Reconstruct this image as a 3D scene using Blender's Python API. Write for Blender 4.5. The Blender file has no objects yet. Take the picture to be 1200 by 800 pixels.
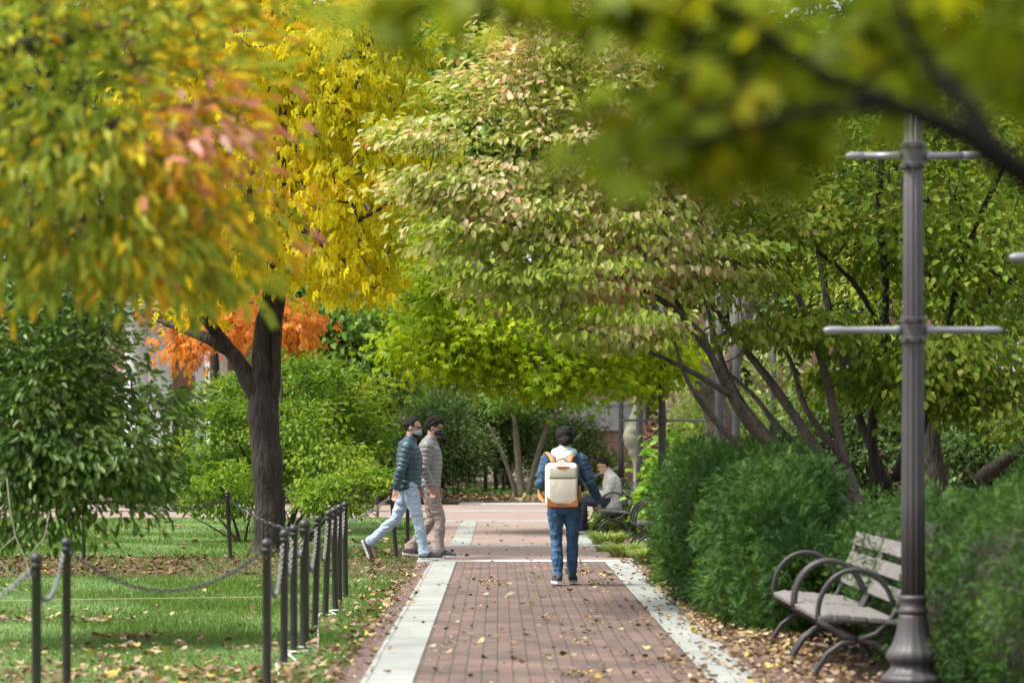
import bpy, bmesh, math, random
import numpy as np
from mathutils import Vector, Matrix, Quaternion
PI = math.pi
rad = math.radians
random.seed(7)
rng = np.random.default_rng(7)
scn = bpy.context.scene
COL = scn.collection

# ------------------------------------------------------------------ camera
CH = 1.5
cd = bpy.data.cameras.new('camera')
cam = bpy.data.objects.new('camera', cd)
COL.objects.link(cam)
cam.location = (0, 0, CH)
cam.rotation_euler = (rad(90), 0, 0)
cd.lens = 100
cd.sensor_width = 36
cd.sensor_fit = 'HORIZONTAL'
cd.shift_x = 0.0125
cd.shift_y = 0.0983
cd.clip_start = 0.1
cd.clip_end = 2000
cd.dof.use_dof = True
cd.dof.focus_distance = 33
cd.dof.aperture_fstop = 2.8
scn.camera = cam

# ------------------------------------------------------------------ light
SUN_EL, SUN_AZ = 60, 256          # azimuth measured clockwise from +Y
w = bpy.data.worlds.new('World')
scn.world = w
w.use_nodes = True
nt = w.node_tree
sky = nt.nodes.new('ShaderNodeTexSky')
sky.sky_type = 'NISHITA'
sky.sun_disc = False
sky.sun_elevation = rad(SUN_EL)
sky.sun_rotation = rad(SUN_AZ)
sky.dust_density = 3.0
hs = nt.nodes.new('ShaderNodeHueSaturation')
hs.inputs['Saturation'].default_value = 0.2
nt.links.new(sky.outputs[0], hs.inputs['Color'])
nt.links.new(hs.outputs[0], nt.nodes['Background'].inputs[0])
nt.nodes['Background'].inputs[1].default_value = 0.14
sl = bpy.data.lights.new('sun', 'SUN')
sl.energy = 2.7
sl.angle = rad(16)
sl.color = (1.0, 0.94, 0.82)
so = bpy.data.objects.new('sun', sl)
COL.objects.link(so)
az = rad(SUN_AZ)
sd = Vector((math.sin(az) * math.cos(rad(SUN_EL)), math.cos(az) * math.cos(rad(SUN_EL)), math.sin(rad(SUN_EL))))
so.rotation_euler = sd.to_track_quat('Z', 'Y').to_euler()
scn.view_settings.view_transform = 'Standard'
scn.view_settings.look = 'None'
scn.view_settings.gamma = 1
scn.view_settings.exposure = 1.22
scn.render.engine = 'CYCLES'
scn.cycles.max_bounces = 9
scn.cycles.transparent_max_bounces = 4
scn.cycles.diffuse_bounces = 6
scn.cycles.glossy_bounces = 2
scn.cycles.transmission_bounces = 6

# photograph pixel (1200 x 800) and distance -> point of the place
F = 1200 * 100 / 36.0
def at(px, py, Y):
    return Vector(((px - 585) / F * Y, Y, CH - (py - 518) / F * Y))
def gnd(px, py):
    return at(px, py, CH * F / (py - 518))

# ------------------------------------------------------------------ helpers
def tag(o, label=None, cat=None, group=None, kind=None):
    if label: o['label'] = label
    if cat: o['category'] = cat
    if group: o['group'] = group
    if kind: o['kind'] = kind
    return o
def empty(name, loc=(0, 0, 0), rz=0, label=None, cat=None, group=None, kind=None):
    o = bpy.data.objects.new(name, None)
    COL.objects.link(o)
    o.location = loc
    o.rotation_euler = (0, 0, rz)
    o.empty_display_size = 0.1
    return tag(o, label, cat, group, kind)
def link_mesh(name, me, mat, parent=None, smooth=False):
    o = bpy.data.objects.new(name, me)
    COL.objects.link(o)
    if mat is not None: me.materials.append(mat)
    if smooth:
        me.polygons.foreach_set('use_smooth', [True] * len(me.polygons))
    if parent is not None: o.parent = parent
    return o
def obj(name, bm, mat, parent=None, smooth=False, loc=None, rot=None):
    me = bpy.data.meshes.new(name)
    bmesh.ops.recalc_face_normals(bm, faces=bm.faces)
    bm.to_mesh(me)
    bm.free()
    o = link_mesh(name, me, mat, parent, smooth)
    if loc is not None: o.location = loc
    if rot is not None: o.rotation_euler = rot
    return o
def copy_thing(root):
    r = root.copy()
    COL.objects.link(r)
    for ch in root.children:
        c = ch.copy()
        COL.objects.link(c)
        c.parent = r
        for g in ch.children:
            d = g.copy()
            COL.objects.link(d)
            d.parent = c
    return r

def box(bm, c, s, rot=None, bev=0.0):
    r = bmesh.ops.create_cube(bm, size=1)
    vs = r['verts']
    bmesh.ops.scale(bm, vec=Vector(s), verts=vs)
    if bev > 0:
        es = list({e for v in vs for e in v.link_edges})
        rb = bmesh.ops.bevel(bm, geom=es, offset=bev, segments=2, affect='EDGES', profile=0.6)
        vs = list({v for f in rb['faces'] for v in f.verts} | {v for v in vs if v.is_valid})
    if rot is not None:
        bmesh.ops.transform(bm, matrix=rot.to_4x4(), verts=vs)
    bmesh.ops.translate(bm, vec=Vector(c), verts=vs)
    return vs

def ring_frames(pts, side=None):
    n = len(pts)
    T = []
    for i in range(n):
        a = pts[max(i - 1, 0)]; b = pts[min(i + 1, n - 1)]
        t = (b - a)
        if t.length < 1e-9: t = Vector((0, 0, 1))
        T.append(t.normalized())
    A = []
    ref = side
    if ref is None:
        ref = Vector((0, 0, 1)) if abs(T[0].z) < 0.8 else Vector((1, 0, 0))
    prev = None
    for t in T:
        r = ref if (side is not None or prev is None) else prev
        a = r - t * r.dot(t)
        if a.length < 1e-5: a = t.orthogonal()
        a.normalize()
        prev = a
        A.append((a, t.cross(a).normalized()))
    return T, A
def tube(bm, pts, ra, rb=None, n=10, side=None, cap=True, flute=0, fl_amp=0.0):
    pts = [Vector(p) for p in pts]
    m = len(pts)
    if not hasattr(ra, '__len__'): ra = [ra] * m
    if rb is None: rb = ra
    if not hasattr(rb, '__len__'): rb = [rb] * m
    T, A = ring_frames(pts, side)
    rings = []
    for i in range(m):
        a, b = A[i]
        ring = []
        for k in range(n):
            th = 2 * PI * k / n
            f = 1.0
            if flute: f = 1 - fl_amp * (0.5 + 0.5 * math.cos(flute * th))
            ring.append(bm.verts.new(pts[i] + a * (ra[i] * f * math.cos(th)) + b * (rb[i] * f * math.sin(th))))
        rings.append(ring)
    for i in range(m - 1):
        for k in range(n):
            bm.faces.new((rings[i][k], rings[i][(k + 1) % n], rings[i + 1][(k + 1) % n], rings[i + 1][k]))
    if cap:
        bm.faces.new(rings[0][::-1]); bm.faces.new(rings[-1])
    return rings
def lathe(bm, prof, n=24, c=(0, 0, 0), flute=0, famp=0.0, cap=True):
    c = Vector(c)
    rings = []
    for (r, z) in prof:
        ring = []
        for k in range(n):
            th = 2 * PI * k / n
            rr = r * (1 - famp * (0.5 + 0.5 * math.cos(flute * th))) if flute else r
            ring.append(bm.verts.new(c + Vector((rr * math.cos(th), rr * math.sin(th), z))))
        rings.append(ring)
    for i in range(len(rings) - 1):
        for k in range(n):
            bm.faces.new((rings[i][k], rings[i][(k + 1) % n], rings[i + 1][(k + 1) % n], rings[i + 1][k]))
    if cap:
        bm.faces.new(rings[0][::-1]); bm.faces.new(rings[-1])
def ellipsoid(bm, c, r, M=None, seg=16, rings=10):
    c = Vector(c)
    def tv(x, y, z):
        p = Vector((x * r[0], y * r[1], z * r[2])) + c
        return bm.verts.new(M @ p if M is not None else p)
    top = tv(0, 0, 1); bot = tv(0, 0, -1)
    R_ = []
    for i in range(1, rings):
        ph = PI * i / rings
        R_.append([tv(math.sin(ph) * math.cos(2 * PI * k / seg), math.sin(ph) * math.sin(2 * PI * k / seg), math.cos(ph)) for k in range(seg)])
    for k in range(seg):
        q = (k + 1) % seg
        bm.faces.new((top, R_[0][k], R_[0][q])); bm.faces.new((bot, R_[-1][q], R_[-1][k]))
        for i in range(len(R_) - 1): bm.faces.new((R_[i][k], R_[i + 1][k], R_[i + 1][q], R_[i][q]))
def smooth_path(pts, k=6):
    """Catmull-Rom resampling of a list of tuples of any length."""
    P = [np.array(p, float) for p in pts]
    P = [2 * P[0] - P[1]] + P + [2 * P[-1] - P[-2]]
    out = []
    for i in range(1, len(P) - 2):
        for j in range(k):
            t = j / k
            a, b, c, d = P[i - 1], P[i], P[i + 1], P[i + 2]
            out.append(0.5 * ((2 * b) + (-a + c) * t + (2 * a - 5 * b + 4 * c - d) * t * t + (-a + 3 * b - 3 * c + d) * t ** 3))
    out.append(P[-2])
    return out

# ------------------------------------------------------------------ materials
def newmat(name):
    m = bpy.data.materials.new(name)
    m.use_nodes = True
    return m, m.node_tree, m.node_tree.nodes['Principled BSDF']
def nd(t, typ, **kw):
    n = t.nodes.new(typ)
    for k, v in kw.items():
        if k.startswith('i_'): n.inputs[k[2:]].default_value = v
        else: setattr(n, k, v)
    return n
def ramp(t, stops, interp='LINEAR'):
    r = t.nodes.new('ShaderNodeValToRGB')
    cr = r.color_ramp
    cr.interpolation = interp
    while len(cr.elements) > 1: cr.elements.remove(cr.elements[-1])
    cr.elements[0].position = stops[0][0]
    cr.elements[0].color = tuple(stops[0][1]) + (1,)
    for p, c in stops[1:]:
        e = cr.elements.new(p)
        e.color = tuple(c) + (1,)
    return r
def simple(name, c1, c2=None, rough=0.6, metal=0.0, nscale=8, bump=0.0, bscale=60, detail=5, stretch=None, spec=0.5, wave=None):
    m, t, b = newmat(name)
    tc = nd(t, 'ShaderNodeTexCoord')
    mp = nd(t, 'ShaderNodeMapping')
    if stretch: mp.inputs['Scale'].default_value = stretch
    t.links.new(tc.outputs['Object'], mp.inputs[0])
    n = nd(t, 'ShaderNodeTexNoise', i_Scale=nscale, i_Detail=detail)
    t.links.new(mp.outputs[0], n.inputs['Vector'])
    if c2 is None: c2 = tuple(x * 0.75 for x in c1)
    r = ramp(t, [(0.3, c1), (0.7, c2)])
    t.links.new(n.outputs[0], r.inputs[0])
    t.links.new(r.outputs[0], b.inputs['Base Color'])
    b.inputs['Roughness'].default_value = rough
    b.inputs['Metallic'].default_value = metal
    b.inputs['Specular IOR Level'].default_value = spec
    if bump:
        n2 = nd(t, 'ShaderNodeTexNoise', i_Scale=bscale, i_Detail=4)
        t.links.new(mp.outputs[0], n2.inputs['Vector'])
        bp = nd(t, 'ShaderNodeBump', i_Strength=bump, i_Distance=0.02)
        t.links.new(n2.outputs[0], bp.inputs['Height'])
        t.links.new(bp.outputs[0], b.inputs['Normal'])
    return m
def leafmat(name, stops, trans=0.35, rough=0.45, nscale=0.6, namt=0.45, spec=0.14, tint=(1.15, 1.1, 0.6)):
    m, t, b = newmat(name)
    at_ = nd(t, 'ShaderNodeAttribute', attribute_name='rnd')
    tc = nd(t, 'ShaderNodeTexCoord')
    n = nd(t, 'ShaderNodeTexNoise', i_Scale=nscale, i_Detail=3)
    t.links.new(tc.outputs['Object'], n.inputs['Vector'])
    mr = nd(t, 'ShaderNodeMapRange')
    mr.inputs[1].default_value = 0.3; mr.inputs[2].default_value = 0.7
    t.links.new(n.outputs[0], mr.inputs[0])
    mx = nd(t, 'ShaderNodeMix', data_type='FLOAT')
    mx.inputs[0].default_value = namt
    t.links.new(at_.outputs['Fac'], mx.inputs[2]); t.links.new(mr.outputs[0], mx.inputs[3])
    r = ramp(t, stops)
    t.links.new(mx.outputs[0], r.inputs[0])
    # small brown blotches and vein mottling that belong to the leaf
    n2 = nd(t, 'ShaderNodeTexNoise', i_Scale=18, i_Detail=2)
    t.links.new(tc.outputs['Object'], n2.inputs['Vector'])
    mr2 = nd(t, 'ShaderNodeMapRange')
    mr2.inputs[1].default_value = 0.3; mr2.inputs[2].default_value = 0.7
    mr2.inputs[3].default_value = 0.72; mr2.inputs[4].default_value = 1.2
    t.links.new(n2.outputs[0], mr2.inputs[0])
    mul = nd(t, 'ShaderNodeVectorMath', operation='SCALE')
    t.links.new(r.outputs[0], mul.inputs[0]); t.links.new(mr2.outputs[0], mul.inputs['Scale'])
    t.links.new(mul.outputs[0], b.inputs['Base Color'])
    b.inputs['Roughness'].default_value = rough
    b.inputs['Specular IOR Level'].default_value = spec
    tr = nd(t, 'ShaderNodeBsdfTranslucent')
    tm = nd(t, 'ShaderNodeVectorMath', operation='MULTIPLY')
    tm.inputs[1].default_value = tint
    t.links.new(mul.outputs[0], tm.inputs[0])
    t.links.new(tm.outputs[0], tr.inputs[0])
    ms = nd(t, 'ShaderNodeMixShader')
    ms.inputs[0].default_value = trans
    out = [x for x in t.nodes if x.type == 'OUTPUT_MATERIAL'][0]
    t.links.new(b.outputs[0], ms.inputs[1]); t.links.new(tr.outputs[0], ms.inputs[2])
    t.links.new(ms.outputs[0], out.inputs[0])
    return m
def brickmat(name, c1, c2, mortar, bw=0.2, bh=0.1, rot=0, msize=0.008, vertical=False, dirt=0.5, bump=0.4, rough=0.8, rotx=False):
    m, t, b = newmat(name)
    tc = nd(t, 'ShaderNodeTexCoord')
    mp = nd(t, 'ShaderNodeMapping')
    if rotx: mp.inputs['Rotation'].default_value = (rad(90), 0, 0)
    else: mp.inputs['Rotation'].default_value = (0, 0, rot)
    t.links.new(tc.outputs['Object'], mp.inputs[0])
    nz = nd(t, 'ShaderNodeTexNoise', i_Scale=1.6, i_Detail=3)
    t.links.new(mp.outputs[0], nz.inputs['Vector'])
    sc = nd(t, 'ShaderNodeVectorMath', operation='SCALE'); sc.inputs['Scale'].default_value = 0.025
    t.links.new(nz.outputs['Color'], sc.inputs[0])
    ad = nd(t, 'ShaderNodeVectorMath', operation='ADD')
    t.links.new(mp.outputs[0], ad.inputs[0]); t.links.new(sc.outputs[0], ad.inputs[1])
    br = nd(t, 'ShaderNodeTexBrick')
    br.inputs['Color1'].default_value = c1 + (1,)
    br.inputs['Color2'].default_value = c2 + (1,)
    br.inputs['Mortar'].default_value = mortar + (1,)
    br.inputs['Scale'].default_value = 1
    br.inputs['Mortar Size'].default_value = msize
    br.inputs['Mortar Smooth'].default_value = 0.4
    br.inputs['Brick Width'].default_value = bw
    br.inputs['Row Height'].default_value = bh
    t.links.new(ad.outputs[0], br.inputs['Vector'])
    n = nd(t, 'ShaderNodeTexNoise', i_Scale=1.3, i_Detail=8, i_Roughness=0.65)
    t.links.new(tc.outputs['Object'], n.inputs['Vector'])
    mr = nd(t, 'ShaderNodeMapRange')
    mr.inputs[1].default_value = 0.3; mr.inputs[2].default_value = 0.7
    mr.inputs[3].default_value = 1 - dirt * 0.5; mr.inputs[4].default_value = 1 + dirt * 0.35
    t.links.new(n.outputs[0], mr.inputs[0])
    mul = nd(t, 'ShaderNodeVectorMath', operation='SCALE')
    t.links.new(br.outputs[0], mul.inputs[0]); t.links.new(mr.outputs[0], mul.inputs['Scale'])
    t.links.new(mul.outputs[0], b.inputs['Base Color'])
    b.inputs['Roughness'].default_value = rough
    inv = nd(t, 'ShaderNodeMath', operation='SUBTRACT'); inv.inputs[0].default_value = 1
    t.links.new(br.outputs['Fac'], inv.inputs[1])
    bp = nd(t, 'ShaderNodeBump', i_Strength=bump, i_Distance=0.006)
    t.links.new(inv.outputs[0], bp.inputs['Height'])
    t.links.new(bp.outputs[0], b.inputs['Normal'])
    return m

M = {}
M['iron'] = simple('black_iron', (0.035, 0.033, 0.036), (0.055, 0.05, 0.05), rough=0.42, metal=0.3, bump=0.1, bscale=90)
M['lampiron'] = simple('lamp_iron', (0.045, 0.042, 0.045), (0.065, 0.06, 0.063), rough=0.5, metal=0.15, nscale=5, bump=0.12, bscale=70)
M['armiron'] = simple('grey_arm_paint', (0.19, 0.20, 0.225), (0.24, 0.25, 0.275), rough=0.35, metal=0.2)
M['chain'] = simple('galvanised_chain', (0.14, 0.14, 0.145), (0.24, 0.24, 0.24), rough=0.4, metal=0.6)
M['blackchain'] = simple('dark_chain', (0.02, 0.02, 0.022), rough=0.45, metal=0.4)
M['slat'] = simple('weathered_slat', (0.19, 0.18, 0.172), (0.09, 0.082, 0.078), rough=0.8, nscale=5, stretch=(16, 1.0, 16), bump=0.25, bscale=12)
M['bark_dark'] = simple('dark_bark', (0.050, 0.037, 0.028), (0.010, 0.008, 0.006), rough=0.9, nscale=10, stretch=(2.2, 2.2, 0.4), bump=1.0, bscale=11)
M['bark_grey'] = simple('grey_bark', (0.14, 0.11, 0.085), (0.055, 0.042, 0.034), rough=0.9, nscale=6, stretch=(2, 2, 0.8), bump=0.8, bscale=20)
M['bark_pale'] = simple('pale_bark', (0.24, 0.23, 0.18), (0.13, 0.13, 0.09), rough=0.85, nscale=4, bump=0.5, bscale=12)
M['twig_pale'] = simple('pale_twig', (0.45, 0.42, 0.36), (0.3, 0.27, 0.22), rough=0.8)
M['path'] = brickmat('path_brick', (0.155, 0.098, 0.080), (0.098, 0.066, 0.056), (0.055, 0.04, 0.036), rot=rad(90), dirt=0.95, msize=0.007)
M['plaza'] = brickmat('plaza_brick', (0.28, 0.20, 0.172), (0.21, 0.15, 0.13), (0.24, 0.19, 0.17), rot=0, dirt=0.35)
M['gutter'] = brickmat('border_brick', (0.16, 0.10, 0.085), (0.12, 0.075, 0.065), (0.06, 0.045, 0.04), rot=0, dirt=0.6)
M['stone'] = brickmat('stone_slab', (0.29, 0.305, 0.29), (0.235, 0.25, 0.235), (0.14, 0.14, 0.125), bw=0.62, bh=0.4, rot=rad(90), msize=0.006, dirt=0.5)
M['bwall'] = brickmat('wall_brick', (0.40, 0.17, 0.12), (0.31, 0.125, 0.09), (0.42, 0.36, 0.32), bw=0.22, bh=0.075, msize=0.01, rotx=True, dirt=0.4)
M['white'] = simple('white_paint', (0.82, 0.83, 0.84), (0.74, 0.75, 0.76), rough=0.6, nscale=1.5)
M['limestone'] = simple('limestone', (0.55, 0.55, 0.55), (0.42, 0.43, 0.44), rough=0.8, nscale=2)
M['glass'] = simple('window_glass', (0.03, 0.035, 0.04), rough=0.08, spec=0.8)
M['roof'] = simple('slate_roof', (0.07, 0.07, 0.08), rough=0.7)
M['lampglass'] = simple('lantern_glass', (0.22, 0.24, 0.22), (0.18, 0.2, 0.18), rough=0.25)

for k_ in ('bark_dark', 'bark_grey'):
    for n_ in M[k_].node_tree.nodes:
        if n_.type == 'BUMP': n_.inputs['Distance'].default_value = .09
# ------------------------------------------------------------------ leaf machinery
def Tq(V, Fq): return np.array(V, float), np.array(Fq, int)
T_OVAL = Tq([(0, 0, 0), (.3, -.42, .10), (.72, -.34, .05), (1, 0, -.12), (.72, .34, .05), (.3, .42, .10)], [(0, 1, 2, 3), (0, 3, 4, 5)])
T_CURL = Tq([(0, 0, .12), (.3, -.45, .20), (.75, -.3, .02), (1, 0, .22), (.7, .38, .18), (.3, .42, -.02)], [(0, 1, 2, 3), (0, 3, 4, 5)])
def lobes():
    V = [(0.12, 0, 0)]; Fc = []
    tips = [(-100, .52), (-50, .86), (0, 1.0), (50, .86), (100, .52)]
    nots = [(-140, .18), (-74, .42), (-25, .5), (25, .5), (74, .42), (140, .18)]
    for a, r in nots: V.append((.12 + r * math.cos(rad(a)) * .8, r * math.sin(rad(a)), .03))
    for a, r in tips: V.append((.12 + r * math.cos(rad(a)) * .88, r * math.sin(rad(a)), -.12))
    for i in range(5): Fc.append((0, 1 + i, 7 + i, 2 + i))
    return Tq(V, Fc)
T_MAPLE = lobes()
def compound(n=5, lw=.11):
    V = []; Fc = []
    for i in range(n):
        if i == n - 1: b, a, L = (.55, 0), 0, .48
        else:
            s = 1 if i % 2 else -1
            b, a, L = (.15 + .2 * (i // 2 + .5), 0), s * rad(48), .44
        ca, sa = math.cos(a), math.sin(a)
        k = len(V)
        for (u, v, z) in [(0, 0, 0), (.5 * L, -lw, .03), (L, 0, -.10), (.5 * L, lw, .03)]:
            V.append((b[0] + u * ca - v * sa, b[1] + u * sa + v * ca, z))
        Fc.append((k, k + 1, k + 2, k + 3))
    return Tq(V, Fc)
T_COMP = compound()
def needles(n=9):
    V = []; Fc = []
    for i in range(n):
        u = i / (n - 1)
        s = 1 if i % 2 else -1
        a = s * rad(50 - 42 * u); L = .38 * (1 - .35 * u); bx = u * .75
        ca, sa = math.cos(a), math.sin(a); k = len(V); lw = .042
        for (p, q, z) in [(0, -lw, 0), (L, -lw * .3, .06), (L, lw * .3, .06), (0, lw, 0)]:
            V.append((bx + p * ca - q * sa, p * sa + q * ca, z + (.05 if i % 3 else -.06)))
        Fc.append((k, k + 1, k + 2, k + 3))
    return Tq(V, Fc)
T_YEW = needles()
T_BLADE = Tq([(0, -.5, 0), (0, .5, 0), (.6, .35, .0), (1, 0, .0)], [(0, 1, 2, 3)])
def unit(a): return a / np.maximum(np.linalg.norm(a, axis=1, keepdims=True), 1e-9)
def leaves(name, tmpl, P, D, N, L, W, mat, parent=None, rnd=None, smooth=False):
    V, Fc = tmpl
    n = len(P)
    D = unit(D)
    S = unit(np.cross(N, D)); Nn = np.cross(D, S)
    L = np.broadcast_to(np.asarray(L, float), (n,)); W = np.broadcast_to(np.asarray(W, float), (n,))
    k = len(V)
    co = (P[:, None, :] + D[:, None, :] * (V[None, :, 0] * L[:, None])[..., None]
          + S[:, None, :] * (V[None, :, 1] * W[:, None])[..., None]
          + Nn[:, None, :] * (V[None, :, 2] * L[:, None])[..., None]).reshape(-1, 3)
    fi = (Fc[None] + (np.arange(n) * k)[:, None, None]).reshape(-1)
    me = bpy.data.meshes.new(name)
    me.vertices.add(len(co)); me.vertices.foreach_set('co', co.astype(np.float32).ravel())
    nf = n * len(Fc)
    me.loops.add(nf * 4); me.loops.foreach_set('vertex_index', fi.astype(np.int32))
    me.polygons.add(nf); me.polygons.foreach_set('loop_start', (np.arange(nf) * 4).astype(np.int32))
    if rnd is None: rnd = rng.random(n)
    a = me.attributes.new('rnd', 'FLOAT', 'POINT')
    a.data.foreach_set('value', np.repeat(rnd, k).astype(np.float32))
    me.update(calc_edges=True)
    return link_mesh(name, me, mat, parent)

def spray_centres(blobs, r=rng):
    """blobs: (centre, radii, n). Points inside lumpy ellipsoids, denser to the outside."""
    out = []
    for c, rr, n in blobs:
        c = np.array(c); rr = np.array(rr, float)
        ph = r.random(6) * 6.28
        d = unit(r.normal(size=(n, 3)))
        lump = 1 + .16 * np.sin(4 * d[:, 0] + ph[0]) + .13 * np.sin(5 * d[:, 2] + ph[1]) + .1 * np.sin(7 * d[:, 1] + ph[2])
        q = (.35 + .65 * r.random(n) ** .55) * lump
        out.append(c + d * q[:, None] * rr)
    return np.concatenate(out)

def jitter_path(a, b, n, amt, r):
    L = np.linalg.norm(b - a)
    pts = []
    for i in range(n + 1):
        u = i / n
        p = a * (1 - u) + b * u
        p = p + np.array([0, 0, -0.10 * L * math.sin(PI * u)]) * .6
        if 0 < i < n: p = p + r.normal(size=3) * amt * L
        pts.append(p)
    return pts

def tree(name, label, cat, base, skel, blobs, leaf, bark, mat, group=None, seed=1, rs=.35, nl=25, flat=.5,
         L=.1, W=.5, droop=.5, rtip=.006, outw=.6, upn=.8, bias=None, twigs=True, rexp=.42, extra_parent=None):
    """skel: list of polylines [(x,y,z,r),...] in the world; the first is the trunk."""
    r = np.random.default_rng(seed)
    base = Vector(base)
    root = empty(name, base, 0, label, cat, group)
    b0 = np.array(base)
    C = spray_centres(blobs, r)
    C[:, 2] = np.maximum(C[:, 2], 0.12)
    bm = bmesh.new()
    nodes = []; parent = []; fixed = []
    for pl in skel:
        sp = smooth_path(pl, 5)
        pts = []
        for i, q in enumerate(sp):
            p = q[:3].copy()
            if 1 < i < len(sp) - 1: p += r.normal(size=3) * q[3] * .05
            pts.append(p)
            nodes.append(p); parent.append(-1); fixed.append(q[3])
        tube(bm, [Vector(p - b0) for p in pts], [q[3] * (1 + .05 * r.normal()) for q in sp], n=12)
    order = np.argsort([min(np.linalg.norm(c - n) for n in nodes) for c in C])
    paths = []
    cnt = [0] * len(nodes)
    NA = np.array(nodes)
    trunk_n = len(nodes)
    if twigs:
        for ci in order:
            c = C[ci]
            NA = np.array(nodes)
            dv = c - NA
            dist = np.linalg.norm(dv, axis=1) + 1e-6
            # prefer attachments that lead outward and a little upward
            cost = dist * (1 - .25 * (dv[:, 2] / dist))
            j = int(np.argmin(cost))
            nseg = max(2, min(5, int(dist[j] / .35) + 1))
            pp = jitter_path(NA[j], c, nseg, .05, r)
            idx = [j]
            for p in pp[1:]:
                nodes.append(p); parent.append(idx[-1]); fixed.append(0); cnt.append(0)
                idx.append(len(nodes) - 1)
            paths.append(idx)
            k = idx[-1]
            while k != -1:
                cnt[k] += 1
                k = parent[k]
        for idx in paths:
            rr = []
            for q, i in enumerate(idx):
                rad_ = rtip * max(cnt[i], 1) ** rexp
                if fixed[i] > 0: rad_ = min(rtip * max(cnt[idx[1]], 1) ** rexp, fixed[i] * .8)
                rr.append(rad_)
            tube(bm, [Vector(nodes[i] - b0) for i in idx], rr, n=5, cap=False)
    obj('trunk', bm, bark, root, smooth=True)
    # leaves
    n = len(C) * nl
    cc = np.repeat(C, nl, axis=0)
    ax = unit(r.normal(size=(len(C), 3)) * np.array([1, 1, .25]) + 1e-6)
    off = r.normal(size=(n, 3)) * rs * np.array([1, 1, flat])
    P = cc + off
    cen = C.mean(axis=0)
    out = unit(off + .3 * unit(cc - cen))
    D = out * outw + np.array([0, 0, -droop]) + r.normal(size=(n, 3)) * .35
    N = np.array([0, 0, upn]) + r.normal(size=(n, 3)) * .5 + out * .3
    P[:, 2] = np.maximum(P[:, 2], 0.06)
    Ls = L * r.uniform(.65, 1.25, n)
    rn = np.clip(.45 * np.repeat(r.random(len(C)), nl) + .62 * r.random(n) - .03, 0, 1)
    if bias is not None: rn = np.clip(bias(P, rn, r), 0, 1)
    cr = leaves('crown', leaf, P - b0, D, N, Ls, Ls * W, mat, root, rnd=rn)
    return root

# leaf colours
M['l_ash'] = leafmat('ash_leaves', [(0, (.12, .22, .025)), (.3, (.26, .36, .04)), (.5, (.44, .50, .08)), (.60, (.80, .62, .03)), (.69, (.85, .46, .04)), (.77, (.72, .28, .26)), (.87, (.80, .48, .44)), (1, (.70, .66, .50))], trans=.45, namt=.35, nscale=2.2)
M['l_mag'] = leafmat('magnolia_leaves', [(0, (.035, .085, .010)), (.5, (.085, .16, .018)), (.78, (.16, .24, .03)), (.9, (.26, .33, .10)), (1, (.50, .33, .04))], trans=.25, rough=.42, namt=.2, spec=.4)
M['l_yel'] = leafmat('yellow_leaves', [(0, (.30, .36, .015)), (.3, (.56, .53, .015)), (.65, (.80, .62, .015)), (1, (.85, .46, .015))], trans=.5, namt=.5, nscale=.7)
M['l_ora'] = leafmat('orange_leaves', [(0, (.65, .33, .02)), (.5, (.66, .23, .04)), (1, (.55, .16, .05))], trans=.4)
M['l_lime'] = leafmat('lime_leaves', [(0, (.07, .15, .015)), (.5, (.15, .26, .025)), (.82, (.28, .35, .03)), (1, (.52, .42, .03))], trans=.4)
M['l_dog'] = leafmat('dogwood_leaves', [(0, (.06, .13, .012)), (.3, (.14, .23, .022)), (.48, (.26, .32, .04)), (.6, (.44, .46, .17)), (.7, (.62, .54, .34)), (.8, (.62, .34, .24)), (.9, (.50, .18, .12)), (1, (.70, .44, .05))], trans=.4, namt=.4, nscale=.9)
M['l_dogg'] = leafmat('dogwood_green_leaves', [(0, (.06, .125, .012)), (.5, (.15, .235, .025)), (.78, (.28, .33, .04)), (.9, (.44, .40, .13)), (1, (.52, .25, .08))], trans=.45, namt=.35)
M['l_map'] = leafmat('maple_leaves', [(0, (.12, .23, .01)), (.5, (.26, .38, .012)), (.9, (.42, .48, .015)), (1, (.60, .48, .02))], trans=.5, namt=.3)
M['l_fore'] = leafmat('near_leaves', [(0, (.08, .15, .008)), (.6, (.20, .26, .010)), (1, (.36, .33, .015))], trans=.55, namt=.3)
M['l_green'] = leafmat('green_leaves', [(0, (.07, .16, .025)), (.5, (.16, .28, .05)), (1, (.30, .40, .08))], trans=.4)
M['l_dkgreen'] = leafmat('dark_green_leaves', [(0, (.05, .11, .03)), (.6, (.11, .18, .055)), (1, (.22, .26, .10))], trans=.3)
M['l_pale'] = leafmat('pale_leaves', [(0, (.16, .26, .08)), (.5, (.34, .43, .16)), (1, (.52, .56, .2))], trans=.4)
M['l_yew'] = leafmat('yew_needles', [(0, (.012, .035, .009)), (.4, (.030, .080, .016)), (.75, (.080, .16, .026)), (1, (.22, .31, .055))], trans=.25, rough=.5, namt=.5, nscale=1.5)
M['l_plant'] = leafmat('broad_leaves', [(0, (.10, .24, .03)), (.6, (.20, .36, .05)), (1, (.36, .46, .07))], trans=.35, namt=.2)
M['l_grass'] = leafmat('grass_blades', [(0, (.06, .12, .022)), (.5, (.11, .195, .035)), (.9, (.18, .25, .05)), (1, (.36, .33, .15))], trans=.2, rough=.5, namt=.4, nscale=.8)
M['l_sedge'] = leafmat('sedge_blades', [(0, (.16, .28, .05)), (.6, (.32, .42, .12)), (1, (.52, .52, .26))], trans=.3)
M['l_litter'] = leafmat('fallen_leaves', [(0, (.07, .038, .025)), (.35, (.16, .10, .06)), (.62, (.28, .20, .13)), (.82, (.40, .32, .21)), (.92, (.54, .40, .09)), (.98, (.46, .20, .05)), (1, (.5, .22, .05))], trans=.12, rough=.65, namt=.15)

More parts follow.
